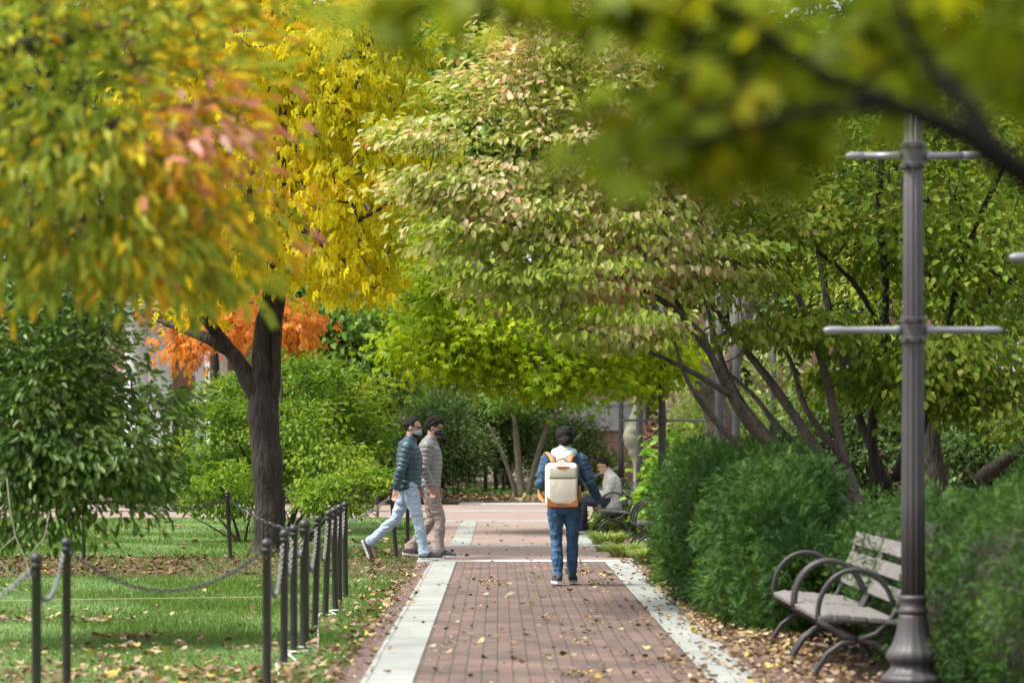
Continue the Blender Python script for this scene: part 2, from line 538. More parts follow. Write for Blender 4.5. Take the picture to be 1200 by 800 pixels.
M['l_brown'] = leafmat('brown_fallen_leaves', [(0, (.05, .026, .016)), (.5, (.13, .075, .045)), (.85, (.22, .15, .09)), (.97, (.40, .24, .06)), (1, (.45, .2, .05))], trans=.1, rough=.7, namt=.2)
# ------------------------------------------------------------------ the setting
def sheet(name, x0, x1, y0, y1, z, mat, kind='structure', parent=None, nx=1, ny=1):
    bm = bmesh.new()
    vs = [[bm.verts.new((x0 + (x1 - x0) * i / nx, y0 + (y1 - y0) * j / ny, z)) for i in range(nx + 1)] for j in range(ny + 1)]
    for j in range(ny):
        for i in range(nx):
            bm.faces.new((vs[j][i], vs[j][i + 1], vs[j + 1][i + 1], vs[j + 1][i]))
    o = obj(name, bm, mat, parent)
    if kind: tag(o, kind=kind)
    return o
def slab(name, x0, x1, y0, y1, z, mat, t=.03):
    bm = bmesh.new()
    box(bm, ((x0 + x1) / 2, (y0 + y1) / 2, z - t / 2), (x1 - x0, y1 - y0, t), bev=.003)
    return tag(obj(name, bm, mat), kind='structure')

m, t, b = newmat('soil')
tc = nd(t, 'ShaderNodeTexCoord')
n1 = nd(t, 'ShaderNodeTexNoise', i_Scale=3, i_Detail=8)
t.links.new(tc.outputs['Object'], n1.inputs['Vector'])
r1 = ramp(t, [(.3, (.05, .032, .02)), (.5, (.10, .065, .04)), (.65, (.07, .085, .03)), (.8, (.16, .11, .06))])
t.links.new(n1.outputs[0], r1.inputs[0]); t.links.new(r1.outputs[0], b.inputs['Base Color'])
b.inputs['Roughness'].default_value = .95
M['soil'] = m
m, t, b = newmat('turf')
tc = nd(t, 'ShaderNodeTexCoord')
n1 = nd(t, 'ShaderNodeTexNoise', i_Scale=.9, i_Detail=6)
n2 = nd(t, 'ShaderNodeTexNoise', i_Scale=60, i_Detail=4)
t.links.new(tc.outputs['Object'], n1.inputs['Vector']); t.links.new(tc.outputs['Object'], n2.inputs['Vector'])
ad = nd(t, 'ShaderNodeMath', operation='ADD'); t.links.new(n1.outputs[0], ad.inputs[0]); t.links.new(n2.outputs[0], ad.inputs[1])
r1 = ramp(t, [(.75, (.04, .10, .018)), (1.0, (.08, .16, .03)), (1.25, (.14, .20, .05))])
dv = nd(t, 'ShaderNodeMath', operation='MULTIPLY'); dv.inputs[1].default_value = 1.0
for e, p in zip(r1.color_ramp.elements, (.35, .5, .68)): e.position = p
dv.inputs[1].default_value = .5
t.links.new(ad.outputs[0], dv.inputs[0]); t.links.new(dv.outputs[0], r1.inputs[0])
t.links.new(r1.outputs[0], b.inputs['Base Color'])
b.inputs['Roughness'].default_value = .9
M['turf'] = m

sheet('ground', -300, 300, -20, 600, 0, M['soil'])
LX = -1.02
def bumpy_lawn(name, x0, x1, y0, y1):
    nx, ny = 40, 40
    o = sheet(name, x0, x1, y0, y1, .012, M['turf'], nx=nx, ny=ny)
    for v in o.data.vertices:
        e = min(v.co.x - x0, x1 - v.co.x, v.co.y - y0, y1 - v.co.y)
        v.co.z += .02 * math.sin(v.co.x * 2.1 + v.co.y) * math.sin(v.co.y * .9) * min(1, e * 2) + .012 * min(1, e * 2)
    return o
bumpy_lawn('near_lawn', -14, LX - .02, 10, 31.3)
bumpy_lawn('far_lawn', -34, LX - .35, 36.9, 55.4)
# paths
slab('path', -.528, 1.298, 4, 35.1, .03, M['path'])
slab('path_border_stone', -.85, -.531, 4, 35.1, .034, M['stone'])
slab('path_border_stone', 1.301, 1.62, 4, 35.1, .034, M['stone'])
slab('path_border_brick', LX, -.853, 4, 35.1, .026, M['gutter'])
slab('path_border_brick', 1.623, 2.75, 4, 33.5, .024, M['gutter'])
slab('plaza_edge_stone', LX, 2.3, 35.103, 35.55, .032, M['limestone'])
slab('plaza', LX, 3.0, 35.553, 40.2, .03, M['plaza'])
slab('crossing_line_stone', -1.3, 1.9, 40.203, 40.75, .034, M['stone'])
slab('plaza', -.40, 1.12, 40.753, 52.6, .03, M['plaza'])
slab('path_border_stone', -.70, -.403, 40.753, 52.6, .034, M['stone'])
slab('path_border_stone', 1.123, 1.42, 40.753, 52.6, .034, M['stone'])
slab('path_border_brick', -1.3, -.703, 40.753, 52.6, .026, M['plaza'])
slab('crossing_line_stone', -1.2, 3.0, 52.603, 53.6, .034, M['stone'])
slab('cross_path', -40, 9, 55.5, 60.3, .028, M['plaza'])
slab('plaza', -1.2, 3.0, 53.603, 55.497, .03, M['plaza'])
slab('crossing_line_stone', -1.2, 9, 60.303, 61.5, .034, M['stone'])
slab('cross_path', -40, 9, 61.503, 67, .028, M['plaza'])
slab('crossing_line_stone', -.95, -.45, 67.003, 70, .05, M['stone'])
slab('crossing_line_stone', -.44, 9, 67.003, 68, .05, M['limestone'])
# ------------------------------------------------------------------ buildings far behind
def window(parent, cx, cz, wd, ht, y, mat_frame):
    bm = bmesh.new()
    for sx in (-1, 1): box(bm, (cx + sx * (wd / 2 + .04), y, cz), (.1, .16, ht + .3))
    for sz in (-1, 1): box(bm, (cx, y - .003, cz + sz * (ht / 2 + .08)), (wd + .36, .2, .16))
    box(bm, (cx, y + .01, cz), (.06, .06, ht))
    for q in (-.25, 0, .25): box(bm, (cx, y + .012, cz + q * ht), (wd, .05, .045))
    f = obj('window', bm, mat_frame, parent)
    bm = bmesh.new()
    box(bm, (cx, y + .05, cz), (wd, .03, ht))
    obj('pane', bm, M['glass'], f)
bl = empty('brick_building', (-15, 96, 0), 0, 'brick building with white doorway and columns behind the yellow tree on the left', 'building')
bm = bmesh.new()
box(bm, (-8, 6, 8), (44, 12, 16))
obj('wall', bm, M['bwall'], bl)
for cx in (-26, -22.5, -19, -15.5, -12, -8.5, -1, 2, 5.5, 9):
    for cz in (2.6, 7.2, 11.8): window(bl, cx, cz, 1.3, 2.3, -.09, M['white'])
for cx in (2.95, 5.6):
    bm = bmesh.new()
    lathe(bm, [(.5, 0), (.5, .3), (.4, .4), (.38, 5.4), (.46, 5.5), (.5, 5.8)], 20, (cx, -1.6, 0))
    obj('column', bm, M['white'], bl, smooth=True)
bm = bmesh.new()
box(bm, (4.3, -.9, 6.2), (4.6, 2.4, .8)); box(bm, (4.3, -.9, 6.7), (5.0, 2.8, .2)); box(bm, (3.6, -.2, 2.8), (.8, .35, 5.6)); box(bm, (5.3, -.2, 2.8), (1.0, .35, 5.6))
obj('portico', bm, M['white'], bl)
bm = bmesh.new(); box(bm, (4.4, -.08, 1.5), (1.0, .12, 3.0)); box(bm, (4.4, -.15, .75), (.8, .06, 1.1)); obj('door', bm, M['lampiron'], bl)
bm = bmesh.new(); box(bm, (-8, 6, 16.4), (45, 13, .8)); obj('roof', bm, M['white'], bl)

br_ = empty('brick_building', (4, 86, 0), 0, 'brick building with pale stone course behind the dark shrubs on the right', 'building')
bm = bmesh.new(); box(bm, (15, 6, 6), (34, 12, 12)); obj('wall', bm, M['bwall'], br_)
bm = bmesh.new(); box(bm, (15, -.05, 2.25), (34.2, .2, .8)); box(bm, (15, -.08, 2.68), (34.3, .3, .12)); obj('stone_course', bm, M['limestone'], br_)
for cx in (3, 7, 11, 15, 19, 23):
    for cz in (4.9, 8.8): window(br_, cx, cz, 1.3, 2.2, -.09, M['white'])
bm = bmesh.new(); box(bm, (15, 6, 12.3), (35, 13, .6)); obj('roof', bm, M['limestone'], br_)

# ------------------------------------------------------------------ trees beyond the paths
def B(px, py, Y, rx, rz, n, ry=None):
    """blob of sprays seen at (px, py) from the camera: radii in photograph pixels at that distance"""
    k = Y / F
    return (at(px, py, Y), (rx * k, (ry if ry is not None else rx * k * .8), rz * k), n)
far = 'trees beyond the cross path'
def lumpy(px, cy, Y, rx, rz, n, seed, k=7):
    # several unequal masses instead of one ball
    r = np.random.default_rng(seed + 900)
    out = [B(px, cy, Y, rx * .62, rz * .62, int(n * .34))]
    for i in range(k):
        a = 2 * PI * (i + r.uniform(-.3, .3)) / k
        s_ = r.uniform(.28, .48)
        out.append((at(px + math.cos(a) * rx * (1 - s_) * r.uniform(.9, 1.15), cy + math.sin(a) * rz * (1 - s_) * r.uniform(.9, 1.1), Y + r.uniform(-.3, .3) * rx * Y / F),
                    (rx * s_ * Y / F, rx * s_ * Y / F, rz * s_ * .85 * Y / F), max(4, int(n * .66 / k * (s_ / .38) ** 2))))
    return out
def ftree(px, Y, top, rx, label, mat, n=170, nl=55, L=.30, seed=1, low=430, rs=.55, leaf=T_OVAL, tr=.22, W=.62, bark=None):
    x = (px - 585) / F * Y
    cy = (top + low) / 2
    tree('broadleaf_tree', label, 'tree', (x, Y, 0), [[(x, Y, 0, tr), (x + .1, Y, 2.2, tr * .8), (x, Y + .2, 4.5, tr * .6), (x + .2, Y, 7, tr * .3)]],
         lumpy(px, cy, Y, rx, (low - top) / 2, n, seed), leaf, bark or M['bark_dark'], mat, far, seed=seed, rs=rs, nl=nl, L=L, W=W, rtip=.015)
ftree(20, 82, -80, 150, 'dark green tree far left beyond the lawn behind the orange tinted foliage', M['l_dkgreen'], seed=11, n=150, low=340)
ftree(40, 70, 300, 85, 'dark green small tree at far left above the brick cross path', M['l_dkgreen'], seed=12, n=130, low=570)
ftree(250, 88, -60, 90, 'tall green tree behind the top of the yellow tree', M['l_green'], seed=13, n=70, low=190)
ftree(440, 84, -120, 120, 'tall mid green tree right behind the crown of the yellow tree', M['l_green'], seed=14, n=170, low=340)
ftree(590, 78, -120, 130, 'tall bright green tree in the middle above the dark shrubs', M['l_green'], seed=15, n=200, low=330)
ftree(760, 82, -120, 140, 'tall dark green tree behind the pink tinted dogwood', M['l_dkgreen'], seed=16, n=170, low=420)
ftree(930, 76, -100, 130, 'olive green tree behind the leaning dogwood stems', M['l_dkgreen'], seed=17, n=150, low=460)
ftree(1110, 74, -100, 140, 'dark tree behind the tall lamp post on the right', M['l_dkgreen'], seed=18, n=140, low=440)
ftree(1260, 70, -60, 110, 'green tree at the far right edge before the brick building', M['l_green'], seed=19, n=90, low=500)
ftree(395, 68, 330, 75, 'rounded fresh green tree between yellow tree and walking men', M['l_green'], seed=20, n=150, low=560, L=.22, nl=60, rs=.4)
ftree(455, 74, 270, 70, 'pale green tree just right of the yellow crown', M['l_pale'], seed=21, n=110, low=480, L=.2, nl=60, rs=.4)
ftree(345, 72, 300, 50, 'small blue green tree behind the dark tree trunk', M['l_green'], seed=22, n=90, low=520, L=.2, rs=.4)
ftree(870, 66, 380, 70, 'grey brown thin leaved tree behind the fluted posts', M['l_pale'], seed=23, n=60, low=540, L=.16, nl=40, rs=.4)

def shrub(name, label, px, Y, top, rx, mat, n=90, nl=60, L=.12, seed=1, leaf=T_OVAL, W=.5, group=None, cat='shrub', rs=.3, low=None, stems=4, bark=None, droop=.1, upn=.8, rtip=.006):
    x = (px - 585) / F * Y
    base = 518 + CH * F / Y
    low = low or base - 2
    r = np.random.default_rng(seed + 500)
    h = CH - (top - 518) / F * Y
    sk = []
    for i in range(stems):
        a = r.random() * 6.28
        d = rx * Y / F * .45
        sk.append([(x + .08 * math.cos(a), Y + .08 * math.sin(a), 0, .03), (x + d * .4 * math.cos(a), Y + d * .4 * math.sin(a), h * .35, .024), (x + d * math.cos(a), Y + d * math.sin(a), h * .7, .012)])
    return tree(name, label, cat, (x, Y, 0), sk, lumpy(px, (top + low) / 2, Y, rx, (low - top) / 2, n, seed), leaf, bark or M['bark_dark'], mat, group, seed=seed, rs=rs, nl=nl, L=L, W=W, droop=droop, rtip=rtip, upn=upn)
G = 'shrubs in the bed beyond the cross path'
shrub('evergreen_shrub', 'dark rounded evergreen shrub right behind the two walking men', 515, 70, 455, 50, M['l_dkgreen'], n=200, nl=80, L=.10, seed=31, group=G)
shrub('evergreen_shrub', 'low dark shrub at the left end of the planted bed behind the teal jacket', 450, 71, 500, 40, M['l_dkgreen'], n=90, nl=80, L=.10, seed=32, group=G)
shrub('evergreen_shrub', 'broad dark shrub between the walking men and the woman', 585, 75, 455, 50, M['l_dkgreen'], n=190, nl=90, L=.10, seed=33, group=G, low=555)
shrub('evergreen_shrub', 'bluish dark shrub hiding the foot of the brick building', 660, 78, 480, 36, M['l_dkgreen'], n=120, nl=80, L=.10, seed=34, group=G, low=570)
shrub('evergreen_shrub', 'tall feathery dark shrub behind the dark shrubs in the middle', 550, 80, 380, 85, M['l_green'], n=150, nl=80, L=.12, seed=35, group=G, low=520)
shrub('evergreen_shrub', 'low dark shrub by the cross path at the far left', 150, 71, 520, 70, M['l_dkgreen'], n=90, L=.15, seed=37, group=G)
shrub('evergreen_shrub', 'low dark shrub behind the trunk of the yellow tree', 300, 71, 520, 80, M['l_dkgreen'], n=110, L=.15, seed=38, group=G)
shrub('evergreen_shrub', 'low dark shrub by the cross path at the left border of the view', 20, 72, 540, 70, M['l_dkgreen'], n=70, L=.15, seed=39, group=G)
shrub('brown_leaved_shrub', 'rust brown leaved shrub behind the grey lamp post arms', 800, 66, 470, 36, simple('rust_leaves', (.24, .11, .06), (.12, .06, .04), rough=.8, nscale=2), n=60, nl=50, L=.13, seed=40)
shrub('dry_hedge', 'tan dry twiggy hedge behind the bulging pale trunk', 850, 62, 450, 60, M['l_sedge'], n=90, nl=70, L=.16, W=.15, seed=41, low=560)
shrub('evergreen_shrub', 'green shrub behind the dogwood stems on the right', 1000, 60, 440, 110, M['l_dkgreen'], n=150, L=.15, seed=42, low=600)
shrub('evergreen_shrub', 'dark shrub right of the tall lamp post in the distance', 1170, 58, 470, 90, M['l_dkgreen'], n=110, L=.15, seed=43, low=600)

# ------------------------------------------------------------------ far planted bed and ground cover
def ground_leaves(name, label, regions, mat, tmpl=T_CURL, L=(.05, .1), W=.75, z=.02, seed=3, cat='leaves', flat=True, zj=.02):
    r = np.random.default_rng(seed)
    P = []
    for (x0, x1, y0, y1, n, mode) in regions:
        u = r.random(n); v = r.random(n)
        if mode == 'l': u = u ** 2.2
        if mode == 'r': u = 1 - u ** 2.2
        if mode == 'c':   # clumped
            k = max(3, n // 40)
            cx = r.random(k); cy = r.random(k); j = r.integers(0, k, n)
            u = np.clip(cx[j] + r.normal(size=n) * .05, 0, 1); v = np.clip(cy[j] + r.normal(size=n) * .03, 0, 1)
        P.append(np.stack([x0 + (x1 - x0) * u, y0 + (y1 - y0) * v, np.full(n, z) + r.random(n) * zj], 1))
    P = np.concatenate(P); n = len(P)
    a = r.random(n) * 6.28
    D = np.stack([np.cos(a), np.sin(a), r.normal(size=n) * .22], 1)
    N = np.stack([r.normal(size=n) * .5, r.normal(size=n) * .5, np.ones(n)], 1)
    Ls = L[0] * .7 + (L[1] * 1.15 - L[0] * .7) * r.random(n) ** 1.3
    o = leaves(name, tmpl, P, D, N, Ls, Ls * W * r.uniform(.7, 1.1, n), mat, rnd=r.random(n))
    return tag(o, label, cat, kind='stuff')
def blades(name, label, regions, mat, L=(.04, .08), W=.006, seed=3, z=0.01, cat='grass', lean=.35, keep=None):
    r = np.random.default_rng(seed)
    P = []
    for (x0, x1, y0, y1, n) in regions:
        P.append(np.stack([x0 + (x1 - x0) * r.random(n), y0 + (y1 - y0) * r.random(n), np.full(n, z)], 1))
    P = np.concatenate(P)
    if keep is not None: P = P[keep(P, r)]
    n = len(P)
    D = np.stack([r.normal(size=n) * lean, r.normal(size=n) * lean, np.ones(n)], 1)
    N = np.stack([r.normal(size=n), r.normal(size=n) - .6, np.zeros(n) + .1], 1)
    Ls = r.uniform(L[0], L[1], n)
    o = leaves(name, T_BLADE, P, D, N, Ls, W * (P[:, 1] / 22), mat, rnd=r.random(n))
    return tag(o, label, cat, kind='stuff')

ground_leaves('leaf_litter', 'brown fallen leaves under the dark shrubs beyond the cross path', [(-4, 14, 68.2, 78, 5000, 'u'), (-34, -4, 68, 72, 3000, 'u')], M['l_litter'], L=(.1, .2), z=.06, seed=50, zj=.1)
ground_leaves('ground_ivy', 'green ground cover creeping under the dark shrubs', [(1, 14, 69, 80, 4500, 'u'), (-4, 1, 72, 80, 1500, 'u')], M['l_dkgreen'], L=(.1, .2), z=.1, seed=51, cat='ground cover', zj=.18)

# open shrub with bare leaning stems left of the woman
xs2 = at(612, 560, 73).x
tree('bare_stemmed_shrub', 'open shrub with several bare leaning stems left of the woman', 'shrub', (xs2, 73, 0),
     [[(xs2, 73, 0, .10), (xs2 - .1, 73, 1.0, .09), (xs2 - .2, 73, 2.2, .06)], [(xs2 + .1, 73, 0, .08), (xs2 + .4, 73, 1.2, .07), (xs2 + .8, 73, 2.4, .04)],
      [(xs2 - .1, 73.1, 0, .07), (xs2 - .5, 73, 1.2, .05), (xs2 - .9, 73, 2.0, .03)], [(xs2 + .2, 73, .2, .06), (xs2 + .9, 73, 1.1, .04), (xs2 + 1.5, 73, 1.7, .03)]],
     [B(620, 460, 73, 55, 22, 70, 1.2)], T_OVAL, simple('stem_bark', (.20, .17, .13), (.11, .09, .07), rough=.9), M['l_green'], seed=45, rs=.3, nl=60, L=.11, W=.5, rtip=.012)
# ------------------------------------------------------------------ middle distance trees
# yellow tree
Y0 = 38.0
def A(px, py, r, Y=Y0): 
    p = at(px, py, Y); return (p.x, p.y, p.z, r)
def yb(P, rn, r):
    # turns orange low on the left side, stays green yellow on the upper right fringe
    k = F / Y0
    px = P[:, 0] / P[:, 1] * F + 585; py = 518 - (P[:, 2] - CH) / P[:, 1] * F
    return rn * .45 + np.clip((py - 120) / 300, 0, 1) * .35 + np.clip((330 - px) / 200, -.4, .5) * .4 + .05
trk = [A(317, 661, .36), A(316, 642, .255), A(316, 615, .215), A(314, 560, .20), A(309, 490, .195), A(307, 450, .155), A(307, 400, .115), A(318, 330, .095), A(328, 240, .08), A(332, 120, .05), A(335, 0, .03)]
trk[0] = (trk[0][0], Y0, -.05, .38)
tree('yellow_maple_tree', 'yellow leaved tree with forked dark trunk standing on the far lawn', 'tree', gnd(317, 650).to_tuple()[:1] + (Y0, 0),
     [trk,
      [A(314, 500, .11), A(322, 440, .08), A(324, 380, .08), A(330, 320, .09), A(345, 230, .06), A(352, 150, .04)],
      [A(309, 500, .12), A(300, 465, .125), A(280, 425, .11), A(255, 392, .085), A(238, 372, .065, 37.6), A(215, 345, .05, 37.4)],
      [A(268, 410, .09), A(240, 395, .075), A(212, 385, .05, 38.4), A(185, 375, .03, 38.6)],
      [A(330, 262, .04), A(365, 275, .035, 37.2), A(398, 300, .028, 36.8), A(425, 330, .02, 36.6)]],
     [B(300, 60, 38, 95, 110, 56, 2.2), B(390, 60, 37.6, 90, 100, 75, 2), B(430, 180, 37.2, 85, 85, 62, 1.8), B(460, 110, 37, 45, 60, 18, 1.2), B(478, 215, 36.5, 34, 40, 14, 1.0), B(340, 190, 38, 90, 80, 44, 2),
      B(395, 290, 37, 45, 60, 22, 1.3), B(440, 310, 37, 35, 45, 14, 1.2), B(290, 290, 37.5, 60, 45, 32, 1.8), B(235, 330, 37.4, 55, 40, 28, 1.6), B(330, -100, 38, 150, 70, 70, 2.5), B(210, 100, 38.5, 80, 120, 50, 2)],
     T_COMP, M['bark_dark'], M['l_yel'], seed=61, rs=.19, nl=18, L=.22, W=.85, droop=1.0, outw=.6, upn=.4, rtip=.006, flat=.6, bias=yb)
# orange tree behind it
Y1 = 50.0
tree('orange_maple_tree', 'small orange leaved tree right behind the forked dark trunk', 'tree', (at(322, 600, Y1).x, Y1, 0),
     [[(at(322, 600, Y1).x, Y1, 0, .1), A(324, 520, .09, Y1), A(318, 440, .06, Y1), A(315, 380, .03, Y1)]],
     [B(300, 376, Y1, 50, 28, 44, 1.2), B(342, 388, Y1, 22, 28, 18, 1), B(225, 402, Y1, 20, 14, 8, .8)],
     T_COMP, M['bark_dark'], M['l_ora'], seed=62, rs=.22, nl=17, L=.24, W=.8, droop=.9, flat=.7, rtip=.006)
# lime shrub behind the trunk
def lime(label, px, Y, stems, blobs, n_l, seed, L=.095, rs=.2):
    x = (px - 585) / F * Y
    sk = []
    for (tx, ty, r_) in stems:
        p = at(tx, ty, Y + .2); sk.append([(x + (p.x - x) * .1, Y, 0, r_), (x + (p.x - x) * .45, Y + .1, p.z * .45, r_ * .75), (p.x, p.y, p.z, r_ * .3)])
    return tree('lime_green_shrub', label, 'shrub', (x, Y, 0), sk, blobs, T_OVAL, M['bark_dark'], M['l_lime'], 'lime green shrubs around the yellow tree', seed=seed, rs=rs, nl=n_l, L=L, W=.58, droop=.25, upn=.9, rtip=.004, flat=.35)
lime('yellow green leafy shrub filling the space behind the yellow tree trunk', 330, 47, [(260, 480, .05), (400, 470, .05), (330, 440, .06), (300, 500, .04), (430, 520, .03)],
     [B(262, 500, 47, 34, 44, 34, .8), B(245, 545, 47, 30, 26, 18, .6), B(300, 545, 47, 44, 34, 30, .9), B(370, 455, 48, 40, 34, 40, 1), B(350, 505, 47, 50, 36, 46, 1), B(410, 500, 48, 34, 30, 26, .8), B(385, 550, 46, 46, 30, 34, .9), B(430, 470, 49, 26, 26, 14, .6), B(280, 455, 48, 26, 22, 14, .6), B(345, 425, 48, 24, 16, 8, .5), B(225, 520, 46, 14, 16, 4, .3)], 52, 63)
lime('small arching yellow green shrub whose sprays reach towards the men', 352, 42, [(400, 580, .03), (430, 560, .025), (370, 575, .03), (330, 590, .02)],
     [B(395, 572, 42, 32, 13, 14, .5), B(432, 560, 42, 24, 10, 8, .4), B(365, 590, 42, 26, 12, 9, .4), B(415, 590, 42, 26, 9, 7, .4), B(450, 572, 42, 12, 7, 3, .2)], 44, 64, L=.09, rs=.15)
lime('low spreading yellow green shrub with thin bare stems left of the trunk', 285, 42, [(230, 580, .022), (255, 560, .025), (300, 575, .02), (215, 600, .015)],
     [B(240, 575, 42, 28, 14, 11, .5), B(275, 562, 42, 28, 16, 12, .5), B(225, 592, 42, 18, 8, 5, .3), B(262, 594, 42, 26, 9, 6, .4), B(300, 588, 42, 18, 12, 5, .3)], 40, 65, L=.09, rs=.15)
# maple hanging over the path, trunk at right behind hedge
Y2 = 50.0
tree('maple_tree', 'maple with yellow green leaves hanging low over the far end of the path', 'tree', (at(838, 600, Y2).x, Y2, 0),
     [[(at(840, 600, Y2).x, Y2, 0, .34), A(838, 560, .27, Y2), A(842, 500, .25, Y2), A(828, 450, .22, Y2), A(800, 400, .18, Y2), A(750, 350, .12, Y2 - 1), A(680, 330, .07, Y2 - 2)],
      [A(835, 470, .2, Y2), A(862, 410, .15, Y2), A(880, 340, .1, Y2)],
      [A(700, 335, .07, Y2 - 2), A(620, 320, .05, Y2 - 3), A(540, 330, .03, Y2 - 4), A(490, 350, .02, Y2 - 4)],
      [A(770, 372, .07, Y2 - 1), A(700, 400, .05, Y2 - 3), A(640, 410, .03, Y2 - 4)]],
     [B(520, 370, 46, 55, 45, 48, 1.8), B(500, 420, 46, 40, 34, 24, 1.2), B(600, 380, 46, 75, 50, 70, 2.2), B(640, 435, 46, 55, 28, 42, 1.4), B(700, 405, 47, 75, 55, 80, 2), B(770, 425, 48, 50, 38, 45, 1.6), B(480, 300, 46, 50, 50, 30, 1.5), B(640, 300, 47, 130, 60, 60, 2), B(560, 415, 46, 50, 28, 26, 1.2)],
     T_MAPLE, M['bark_grey'], M['l_map'], seed=66, rs=.26, nl=34, L=.115, W=1.0, droop=.7, upn=.7, rtip=.005, flat=.5)
# pale bulging trunk
Y3 = 63.0
tree('pale_barked_tree', 'tree with a pale greenish bulging trunk behind the seated man', 'tree', (at(748, 600, Y3).x, Y3, 0),
     [[(at(749, 600, Y3).x, Y3, 0, .2), A(750, 590, .15, Y3), A(749, 545, .13, Y3), A(745, 527, .17, Y3), A(742, 512, .21, Y3), A(745, 497, .17, Y3), A(750, 470, .14, Y3), A(752, 430, .15, Y3), A(748, 380, .12, Y3), A(745, 300, .08, Y3)]],
     [B(745, 330, Y3, 80, 70, 60)], T_OVAL, M['bark_pale'], M['l_green'], seed=67, rs=.4, nl=40, L=.18, W=.6, rtip=.01)
shrub('low_shrub', 'small green shrub against the brick wall left of the bench', 712, 78, 530, 16, M['l_green'], n=14, nl=40, L=.13, seed=68)

# the dogwoods on the right: many slender leaning stems
Yd = 26.0
def dog_bias(P, rn, r):
    px = P[:, 0] / P[:, 1] * F + 585; py = 518 - (P[:, 2] - CH) / P[:, 1] * F
    # pinkish pale leaves on the upper left side, greener low on the right
    return rn * .62 + .22 + np.clip((420 - py) / 500, -.25, .3) * .5 - np.clip((px - 700) / 300, 0, .5) * .35
bx = at(1000, 600, Yd).x
def D_(px, py, r, dy=0): return A(px, py, r, Yd + dy)
tree('dogwood_tree', 'dogwood with pink tinted pale leaves leaning over the path from the hedge', 'tree', (bx, Yd, 0),
     [[(bx + .25, Yd, 0, .12), D_(1000, 602, 0.0666), D_(950, 565, 0.0555), D_(880, 500, 0.0459, -.3), D_(840, 430, 0.0370, -.5), D_(812, 380, 0.0296, -.6), D_(740, 330, 0.0259, -.8), D_(650, 280, 0.0163, -1), D_(560, 250, 0.0089, -1.2)],
      [(bx + .3, Yd + .1, 0, .11), D_(1008, 600, 0.0592), D_(960, 530, 0.0481, .3), D_(905, 450, 0.0407, .5), D_(850, 380, 0.0296, .6), D_(790, 290, 0.0259, .6), D_(720, 200, 0.0185, .5), D_(660, 110, 0.0089, .4)],
      [D_(985, 590, 0.0444), D_(935, 545, 0.0370, .2), D_(860, 455, 0.0296, .9), D_(825, 340, 0.0222, 1.2), D_(820, 240, 0.0185, 1.2), D_(800, 120, 0.0089, 1.2)],
      [D_(1008, 600, 0.0518, .1), D_(985, 520, 0.0407, .4), D_(965, 430, 0.0370, .6), D_(930, 330, 0.0296, .8), D_(905, 230, 0.0185, .9), D_(880, 120, 0.0089, .9)],
      [D_(1000, 604, 0.0518, -.2), D_(940, 580, 0.0444, -.4), D_(890, 545, 0.0370, -.6), D_(845, 500, 0.0296, -.8), D_(808, 450, 0.0222, -1), D_(790, 400, 0.0148, -1.1)],
      [D_(995, 598, 0.0444, .3), D_(955, 545, 0.0370, .6), D_(912, 500, 0.0296, .9), D_(880, 460, 0.0222, 1.1), D_(835, 420, 0.0185, 1.2), D_(780, 350, 0.0111, 1.2)],
      [D_(1012, 600, 0.0444, .3), D_(992, 545, 0.0370, .7), D_(945, 480, 0.0296, 1.0), D_(925, 420, 0.0222, 1.2), D_(885, 360, 0.0148, 1.3)],
      [D_(860, 465, 0.0296, -.4), D_(800, 430, 0.0222, -.9), D_(730, 400, 0.0148, -1.3), D_(660, 380, 0.0074, -1.5)],
      [D_(825, 405, 0.0259, -.5), D_(770, 320, 0.0222, 0), D_(700, 230, 0.0148, .2), D_(640, 180, 0.0089, .3)]],
     [B(520, 215, 25, 62, 22, 26, .9), B(500, 160, 25, 55, 20, 16, .8), B(600, 110, 26, 90, 50, 48, 1.4), B(660, 50, 26, 100, 45, 50, 1.4), B(590, 250, 25, 90, 38, 46, 1.2), B(700, 180, 25.5, 120, 60, 80, 1.6), B(620, 320, 25, 95, 42, 52, 1.3), B(760, 290, 25.5, 110, 55, 78, 1.6), B(720, 385, 25, 75, 24, 22, 1.0),
      B(830, 180, 26, 80, 80, 60, 1.5), B(850, 320, 25.5, 60, 40, 22, 1.2), B(900, 385, 26, 45, 18, 9, .8), B(750, -40, 26, 160, 50, 45, 1.5), B(545, 290, 25, 40, 30, 12, .8), B(680, 100, 26, 90, 50, 40, 1.3)],
     T_OVAL, M['bark_grey'], M['l_dog'], seed=71, rs=.20, nl=38, L=.088, W=.6, droop=.4, upn=1.0, outw=.8, flat=.11, rtip=.0026, bias=dog_bias)
Ye = 27.5
def E_(px, py, r, dy=0): return A(px, py, r, Ye + dy)
bx = at(1035, 600, Ye).x
